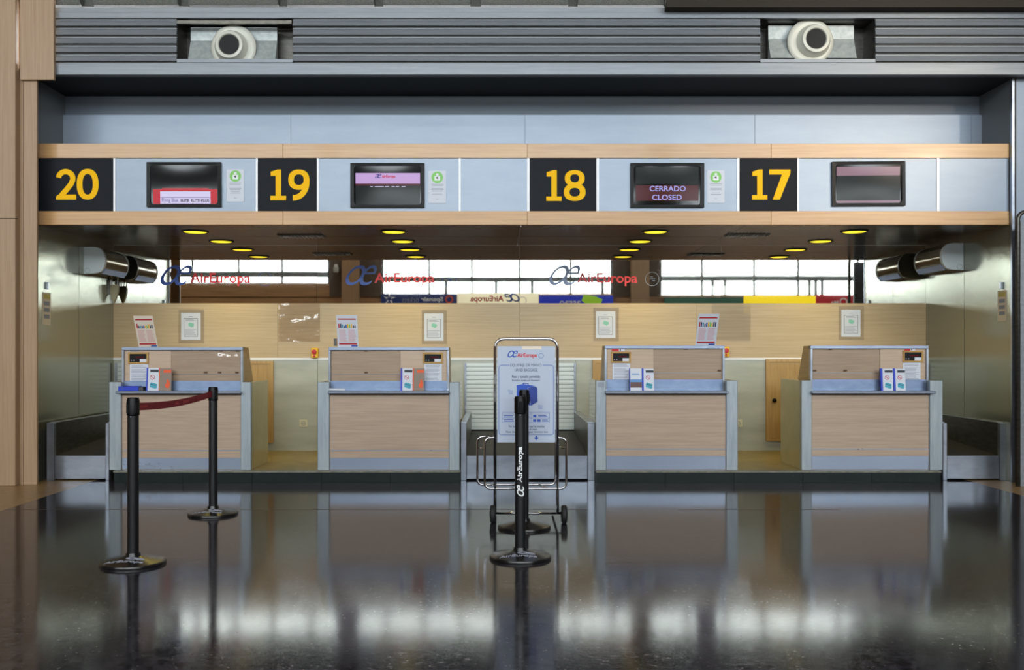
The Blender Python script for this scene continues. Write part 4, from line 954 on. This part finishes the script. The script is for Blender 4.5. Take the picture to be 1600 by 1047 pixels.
# ------------------------------------------------------------------ belt posts
def curve_on(bm, cx, cy, r):
    for v in bm.verts:
        u = max(-r * .98, min(r * .98, v.co.x - cx)); v.co.y = cy - math.sqrt(r * r - u * u) - (.0012 if v.co.y < cy - .0005 else .0002)
def stanchion(px, Y, label, text=False, capdir=0, base_text=True):
    x = X(px, Y)
    t = empty('queue_post', (x, Y, 0), label, 'queue post', 'black queue posts')
    b = link('base', lathe([(.19, 0), (.191, .012), (.186, .02), (.16, .026), (.06, .046), (.045, .05), (.04, .07), (.0001, .07)], (x, Y, 0), 48), 'black_base', t, smooth='auto')
    link('pole', lathe([(.033, .05), (.033, .9)], (x, Y, 0), 28), 'black_pole', t, smooth='auto')
    h = link('belt_head', lathe([(.033, .89), (.0375, .895), (.0375, .985), (.034, .992), (.034, .998), (.0001, 1.0)], (x, Y, 0), 28), 'black', t, smooth='auto')
    a = math.radians(capdir); dx, dy = math.cos(a), math.sin(a)
    for k in range(3):
        aa = a + math.pi / 2 * (k + 1); cx, cy = x + .034 * math.cos(aa), Y + .034 * math.sin(aa)
        link('belt_slot', B(cx - .008, cx + .008, cy - .008, cy + .008, .905, .968, bev=.003), 'black', h)
    link('screw', disc_y((x - .002, .885), .004, Y - .036, Y - .033, 10), 'steel', h)
    if text:
        # lettering reads upwards on the pole
        for s, lo, hi, w_, m, kw in (('AirEuropa', .47, .69, .038, 'white', dict(fat=.03)), ('œ', .385, .455, .046, 'white', dict(shear=.45))):
            bm = text_bm(s, 0, 1, 0, 1, 0, **kw)
            for v in bm.verts:
                u, w = v.co.x, v.co.z; fr = v.co.y < -.0005
                v.co = Vector((x + .0 + (0.5 - w) * w_, Y - (.002 if fr else 0), lo + (hi - lo) * u))
            curve_on(bm, x, Y, .033)
            link('pole_lettering', bm, m, t)
    if base_text:
        for s, u0, u1, v0, v1 in (('AirEuropa', -.13, .10, -.125, -.085), ('œ', -.02, .09, -.075, -.045)):
            bm = text_bm(s, u0, u1, v0, v1, 0, fat=.02, shear=.1)
            for v in bm.verts:
                xx, yy = v.co.x, v.co.z; r = math.hypot(xx, yy)
                zz = .026 + (.16 - r) / .1 * .02 if r < .16 else .02 + (.186 - r) / .026 * .006
                v.co = Vector((x + xx, Y + yy, max(.02, zz) + (.0015 if v.co.y < -.0005 else 0)))
            link('base_lettering', bm, 'paper_grey', b)
    return x
S = [(208, F * CH / (881 - YH)), (333, F * CH / (804 - YH)), (813, F * CH / (872 - YH)), (819, 6.93)]
x1 = stanchion(*S[0], 'black queue post at the near end of the red belt', capdir=50)
x2 = stanchion(*S[1], 'black queue post at the far end of the red belt', capdir=230)
stanchion(*S[2], 'black queue post with white airline lettering up its pole', text=True, capdir=180)
stanchion(*S[3], 'black queue post hidden behind the lettered post, before the stand', capdir=180, base_text=False)
# the red belt
p0 = Vector((S[0][0], 0, 0)); a = Vector((x1, S[0][1])); b = Vector((x2, S[1][1])); d = (b - a).normalized(); a2, b2 = a + d * .036, b - d * .036
n2 = Vector((-d.y, d.x)) * .0012
bm = bmesh.new(); rings = []
za, zc_ = .942, .945; N_ = 24
for k in range(N_ + 1):
    u = k / N_; p = a2.lerp(b2, u); z = za + (zc_ - za) * u - .03 * 4 * u * (1 - u) * .8; hw = .0235
    rings.append([bm.verts.new((p.x + s1 * n2.x, p.y + s1 * n2.y, z + s2 * hw)) for s1, s2 in ((-1, -1), (1, -1), (1, 1), (-1, 1))])
for r0, r1 in zip(rings, rings[1:]):
    for k in range(4): bm.faces.new((r0[k], r0[(k + 1) % 4], r1[(k + 1) % 4], r1[k]))
bm.faces.new(rings[0]); bm.faces.new(rings[-1])
qb = tag(link('queue_belt', bm, 'red_belt', loc=((a2.x + b2.x) / 2, (a2.y + b2.y) / 2, .86)), 'dark red webbing belt stretched between the two left queue posts', 'belt')
for u0, u1 in ((.05, .13), (.46, .50), (.56, .64)):
    bm = bmesh.new(); N3 = 6; g = []
    for k in range(N3 + 1):
        u = u0 + (u1 - u0) * k / N3; p = a2.lerp(b2, u); z = za + (zc_ - za) * u - .03 * 4 * u * (1 - u) * .8
        g.append([bm.verts.new((p.x + f * n2.x, p.y + f * n2.y, z + s * .008)) for f in (-1.4, 1.4) for s in (-1, 1)])
    for r0, r1 in zip(g, g[1:]):
        bm.faces.new((r0[0], r1[0], r1[1], r0[1])); bm.faces.new((r0[2], r1[2], r1[3], r0[3]))
    link('woven_mark', bm, 'print_red', qb)

# ------------------------------------------------------------------ hand baggage stand
YT = 7.12
def xt(px): return X(px, YT)
def zt__(py): return Z(py, YT)
st = empty('baggage_stand', (xt(822), YT, 0), 'chrome hand baggage size stand on two wheels, with a pale blue notice', 'stand')
r = .011
fx0, fx1 = xt(773.5), xt(871)
link('main_frame', tube(arc_path([(fx0, YT, .07), (fx0, YT, zt__(529.5)), (fx1, YT, zt__(529.5)), (fx1, YT, .07)], .075, 8), r, 12), 'chrome', st, smooth=True)
zx = .075
link('axle', tube([(fx0 - .03, YT, zx), (fx1 + .03, YT, zx)], .009, 10), 'chrome', st, smooth=True)
for wx in (xt(770), xt(881.5)):
    w = link('wheel', lathe([(.02, -.018), (.058, -.02), (.067, -.012), (.067, .012), (.058, .02), (.02, .018)], (wx, YT, .067), 28, 'x'), 'rubber', st, smooth='auto')
    link('hub', lathe([(.022, -.024), (.022, .024)], (wx, YT, .067), 16, 'x'), 'black', w)
# gauge hoops: one at the frame, one behind it
def hoop(pxl, pxr, pyt, pyb, Y, att_l, att_r):
    xl, xr, zt1_, zb1_ = X(pxl, Y), X(pxr, Y), Z(pyt, Y), Z(pyb, Y)
    return tube(arc_path([(att_l, YT if Y == YT else Y, zt1_), (xl, Y, zt1_), (xl, Y, zb1_), (xr, Y, zb1_), (xr, Y, zt1_), (att_r, Y, zt1_)], .05, 6), .009, 10)
Yh2 = YT + .33
link('gauge_hoop', hoop(757.5, 885, 684, 763.5, YT, fx0, fx1), 'chrome', st, smooth=True)
link('gauge_hoop', hoop(746, 868, 682, 757.5, Yh2, X(771, Yh2), X(868, Yh2) - .01), 'chrome', st, smooth=True)
for pa, pb, py, py2 in ((757.5, 746, 702, 699), (885, 868, 700, 698), (780, 768, 763, 757), (855, 842, 763, 757)):
    link('hoop_link', tube([(xt(pa), YT, zt__(py)), (X(pb, Yh2), Yh2, Z(py2, Yh2))], .006, 8), 'chrome', st, smooth=True)
for pa, sgn in ((790, 1), (846, 1)):
    link('rear_strut', tube(arc_path([(xt(pa), YT, zt__(763.5)), (xt(pa) - .02, YT + .34, .3), (xt(pa) - .02, YT + .34, .012)], .04, 4), .007, 8), 'chrome', st, smooth=True) if False else None
link('rear_leg', tube(arc_path([(X(752, Yh2), Yh2, Z(757.5, Yh2)), (X(752, Yh2), Yh2, .01), (X(862, Yh2), Yh2, .01), (X(862, Yh2), Yh2, Z(757.5, Yh2))], .05, 5), .008, 8), 'chrome', st, smooth=True) if False else None
for pa in (fx0, fx1):
    link('rear_foot', tube([(pa, YT, zx + .0), (pa * .96, YT + .36, .012)], .009, 8), 'steel_dark', st, smooth=True)
# the notice between the tubes
Yp = YT - .004
sg = link('notice_board', B(xt(777), xt(867.5), YT - .004, YT + .006, zt__(691.5), zt__(541), bev=.001), 'blue_sign', st)
def on(name, bm, m): return link(name, bm, m, sg)
on('logo', ptext('œ', 793, 809, 547.5, 558.5, Yp, shear=.45), 'blue'); on('letters', ptext('AirEuropa', 808, 839, 551.5, 560, Yp, fat=.03), 'red')
bb = ring_y((xt(845.5), zt__(556)), xt(849.5) - xt(845.5), xt(849) - xt(845.5), Yp - .001, Yp, 20); on('round_mark', bb, 'blue')
on('tape_mark', PB(816, 846, 541.3, 546, Yp - .0006, .0006), 'paper_warm')
on('heading', ptext('EQUIPAJE DE MANO', 797.5, 846, 568.3, 573.8, Yp, thick=.001), 'navy')
on('heading', ptext('HAND BAGGAGE', 804, 840, 575.6, 580.6, Yp, thick=.001), 'navy')
on('text_line', ptext('Peso y tamaño permitido', 800, 844, 586.5, 592, Yp, thick=.001, fat=.012), 'navy')
on('text_line', ptext('Permitted weight and dimensions', 800, 843.5, 592.8, 596.2, Yp, thick=.001, fat=.01), 'navy')
# rounded blue outline, open at the heading
def line(pts, w=.0035):
    bm = bmesh.new(); P_ = [Vector((xt(a), 0, zt__(b))) for a, b in pts]
    for p, q in zip(P_, P_[1:]):
        d_ = (q - p).normalized(); n_ = Vector((-d_.z, 0, d_.x)) * w / 2; e_ = d_ * w / 2
        vs = [p - n_ - e_, q - n_ + e_, q + n_ + e_, p + n_ - e_]
        prism([(v.x, v.z) for v in vs], 'y', Yp - .0009, Yp, bm)
    return bm
on('outline', line([(796, 570.5), (783, 570.5), (780.5, 572), (779.5, 575), (779.5, 675), (781, 678.5), (784, 679.5), (861, 679.5), (864, 678), (864.8, 675), (864.8, 575), (864, 572), (861, 570.5), (848, 570.5)]), 'blue')
def poly(name, pts, m, off=0): on(name, prism([(xt(a), zt__(b)) for a, b in pts], 'y', Yp - .001 - off, Yp - off), m)
poly('suitcase_front', [(807, 602), (824, 605.5), (829, 634), (807.5, 627)], 'case_front')
poly('suitcase_side', [(825, 606), (836, 603.5), (839.5, 606), (840, 628), (829.5, 634)], 'case_side', .0004)
poly('suitcase_top', [(807, 602), (818, 600), (836, 603), (825, 605.8)], 'case_front', .0008)
on('suitcase_handle', line([(817, 602), (817.5, 599), (825, 599), (825.5, 602.5)], .006), 'case_side')
for s, a, b, c, d in (('55cm', 794, 801.5, 609, 612), ('21in', 795, 801, 613, 616), ('25cm', 840.5, 848, 632.5, 635.5), ('10in', 841.5, 847.5, 636.5, 639)):
    on('measure', ptext(s, a, b, c, d, Yp, thick=.001), 'blue')
on('table_lines', line([(785, 644), (858.5, 644), (858.5, 660.5), (785, 660.5), (785, 644)], .002), 'blue')
on('table_lines', line([(785, 653), (858.5, 653)], .002), 'blue'); on('table_lines', line([(830, 644), (830, 660.5)], .002), 'blue'); on('table_lines', line([(785, 647), (858.5, 647)], .001), 'blue')
for a, b in ((833, 649), (833, 656), (839.5, 656)): on('case_symbol', PB(a, a + 5, b - .8, b + 3, Yp - .001, .001), 'blue')
bm = bmesh.new(); rnd = random.Random(5)
for a, b, rows in ((787, 803, (649.5, 651.5, 655.5, 658)), (806, 828, (649.5, 651.5, 656)), (841, 856, (649.5, 651)), (847, 857, (656, 658))):
    for q in rows: box(bm, xt(a), xt(a) + (xt(b) - xt(a)) * rnd.uniform(.7, 1), Yp - .0008, Yp, zt__(q + .5), zt__(q - .5))
on('table_text', bm, 'blue')
on('text_line', ptext('Por favor, compruebe aquí las medidas', 795, 851, 664.5, 668.8, Yp, thick=.001, fat=.012), 'navy')
on('text_line', ptext('de su equipaje de mano.', 806, 840, 669.3, 673, Yp, thick=.001, fat=.012), 'navy')
on('text_line', ptext('Please, check your hand baggage dimensions here', 790.5, 856, 673.5, 677, Yp, thick=.001, fat=.01), 'navy')
poly('arrow_symbol', [(836.5, 681), (839.5, 681), (839.5, 683.5), (842, 683.5), (838, 688), (834, 683.5), (836.5, 683.5)], 'blue')

# ------------------------------------------------------------------ rounded steel frame at the right edge
Yr = 9.05
t = empty('steel_frame', (X(1600, Yr), Yr, 0), 'tall round-topped grey steel frame standing at the far right edge', 'frame')
link('tube', tube(arc_path([(X(1590.5, Yr), Yr, .0), (X(1590.5, Yr), Yr, Z(331, Yr)), (X(1680, Yr), Yr, Z(331, Yr)), (X(1680, Yr), Yr, 0)], .09, 8), .02, 12), 'steel_dark', t, smooth=True)
link('ribbed_post', B(X(1597.5, Yr), X(1640, Yr), Yr + .03, Yr + .08, 0, Z(345, Yr)), 'louvre', t)

# ------------------------------------------------------------------ the hall behind the camera, seen in the mirrors
wh = struct('wall_rear', B(-16, 16, RY - .3, RY, 0, 3.0), 'hall_brown')
link('upper_wall', B(-16, 16, RY - .3, RY, 4.3, 5.6), 'hall_dark', wh); link('upper_wall', B(-16, 16, RY - .3, RY, 8.0, 10.2), 'hall_wall', wh)
for a, b in ((-16, -13.2), (13.2, 16)): link('pier', B(a, b, RY - .3, RY, 5.6, 8.0), 'hall_dark', wh)
link('strip', B(-3.74, 3.6, RY - .02, RY + .05, 3.0, 3.1), 'hall_brown', wh); link('strip', B(5.1, 13.2, RY - .02, RY + .05, 2.98, 3.05), 'hall_brown', wh)
link('oak_wall', B(-13.2, -5.38, RY - .3, RY + .02, 3.0, 3.43), 'hall_brown', wh)
for a, b in ((-16, -13.2), (-5.38, -3.74), (3.6, 5.1), (13.2, 16)): link('pier', B(a, b, RY - .3, RY + .02, 3.0, 4.3), 'hall_dark', wh)
for a, b in ((-4.95, -4.42), (4.16, 4.72)): link('oak_pillar', B(a, b, RY + .02, RY + .3, 0, 8.0), 'wood_column', wh)
def hall_window(n, x0, x1, z0, z1, mull, beam, low):
    g = struct('window_%d' % n, B(x0, x1, RY - .12, RY - .11, z0, z1), 'window_glass')
    for x in [x0 + .03] + list(mull) + [x1 - .03]: link('mullion', B(x - .035, x + .035, RY - .14, RY - .02, z0, z1), 'steel_dark', g)
    link('beam', B(x0, x1, RY - .2, RY - .14, *beam), 'steel_dark', g)
    for z in (): link('transom', B(x0, x1, RY - .16, RY - .1, z - .04, z + .04), 'steel_dark', g)
    for x in low: link('low_post', B(x - .05, x + .05, RY - .2, RY - .14, z0, beam[0]), 'steel_dark', g)
hall_window(1, *WINS[0][:2], WINS[0][2], 4.3, (-11.7, -9.75, -8.28, -6.9), (3.62, 3.80), (-9.0,))
hall_window(2, *WINS[1][:2], WINS[1][2], 4.3, (-2.23, -.87, .65, 2.27), (3.48, 3.64), (-1.7, -.1, 1.05, 3.3))
hall_window(3, *WINS[2][:2], WINS[2][2], 4.3, (6.44, 8.1, 9.5, 11.4), (3.50, 3.66), (6.8, 7.2, 9.9, 10.1, 10.3))
g = struct('window_4', B(-13.2, 13.2, RY - .12, RY - .11, 5.6, 8.0), 'window_glass')
for i in range(23): link('mullion', B(-13.2 + 1.2 * i - .05, -13.2 + 1.2 * i + .05, RY - .2, RY - .02, 5.6, 8.0), 'steel_dark', g)
link('transom', B(-13.2, 13.2, RY - .16, RY - .1, 6.9, 6.98), 'steel_dark', g)
def hall_sign(px0, px1, py0, m, label, fn, hgt=.55):
    k = 30.46 / F; x0, x1 = (px0 - XC) * k, (px1 - XC) * k; z1 = CH - (py0 - YH) * k; z0 = z1 - hgt; Y0 = RY + .12
    t = empty('hall_sign', ((x0 + x1) / 2, RY, z0), label, 'sign', 'ticket desk signs seen reversed in the mirrors')
    link('sign_box', B(x0 + .01, x1 - .01, RY, Y0, z0, z1, bev=.004), m, t)
    def tx(s, a, b, c, d, mm, **kw):
        link('letters', text_bm(s, (a - XC) * k, (b - XC) * k, CH - (d - YH) * k, CH - (c - YH) * k, Y0, flip=True, **kw), mm, t)
    fn(tx, t, k, Y0)
def f1(tx, t, k, Y0):
    tx('Spanair', 658, 693, 464, 473, 'white', fat=.03); tx('tickets', 629, 655, 464, 473, 'paper_grey')
    link('ring', ring_y(((702 - XC) * k, CH - (468 - YH) * k), .13, .08, Y0, Y0 + .004), 'orange', t)
    bm = bmesh.new()
    for q in range(5):
        a = math.pi / 2 + q * 2 * math.pi / 5; c = ((609 - XC) * k, CH - (467 - YH) * k)
        prism([(c[0] + .05 * math.cos(a - .5), c[1] + .05 * math.sin(a - .5)), (c[0] + .2 * math.cos(a - .1), c[1] + .2 * math.sin(a - .1)), (c[0] + .1 * math.cos(a + .4), c[1] + .1 * math.sin(a + .4))], 'y', Y0, Y0 + .004, bm)
    link('star_mark', bm, 'white', t)
def f2(tx, t, k, Y0):
    tx('AirEuropa', 735, 787, 462, 474, 'red', fat=.03); tx('œ', 788, 812, 458.5, 472, 'blue', shear=.45)
    link('round_mark', ring_y(((816 - XC) * k, CH - (470 - YH) * k), .13, .12, Y0, Y0 + .004), 'blue', t)
def f3(tx, t, k, Y0):
    tx('assao', 874, 907, 470, 478, 'white', fat=.02)
    link('leaf_picture', prism([((a - XC) * k, CH - (b - YH) * k) for a, b in ((912, 461), (930, 463), (941, 468), (938, 476), (920, 478), (908, 470))], 'y', Y0, Y0 + .004), 's_lime', t)
def f0(tx, t, k, Y0): pass
def f6(tx, t, k, Y0):
    tx('Mq', 1297, 1308, 470, 477, 'white', fat=.03)
    link('ring', ring_y(((1316 - XC) * k, CH - (472 - YH) * k), .13, .085, Y0, Y0 + .004), 'white', t)
hall_sign(596, 714, 459.5, 's_navy', 'navy ticket sign with white lettering and orange ring, reversed in the mirror', f1)
hall_sign(714, 842, 457.5, 's_cream', 'cream lit sign with red airline lettering, reversed in the mirror', f2)
hall_sign(842, 958, 462, 's_blue', 'bright blue sign with a green picture, reversed in the mirror', f3)
hall_sign(1037, 1160, 465, 's_green', 'dark green sign reflected in the mirror', f0)
hall_sign(1161, 1273, 463, 's_yellow', 'bright yellow sign reflected in the mirror', f0)
hall_sign(1273, 1331, 461, 's_red', 'red sign with a white ring, reversed in the mirror', f6)
k = 30.46 / F
t = empty('security_camera', ((527 - XC) * k, RY + .02, 3.75), 'small white security camera on the dark pier, seen in the mirror', 'camera')
x = (527 - XC) * k
link('mount', B(x - .05, x + .05, RY + .02, RY + .25, 3.92, 4.0), 'white', t); link('body', lathe([(.07, 0), (.09, .05), (.09, .15), (.03, .18)], (x, RY + .2, 3.75), 16), 'shutter', t, smooth='auto')

for o in SC.objects:
    if o.name.split('.')[0] in ('printed_lines', 'small_print', 'table_text'): o['kind'] = 'stuff'
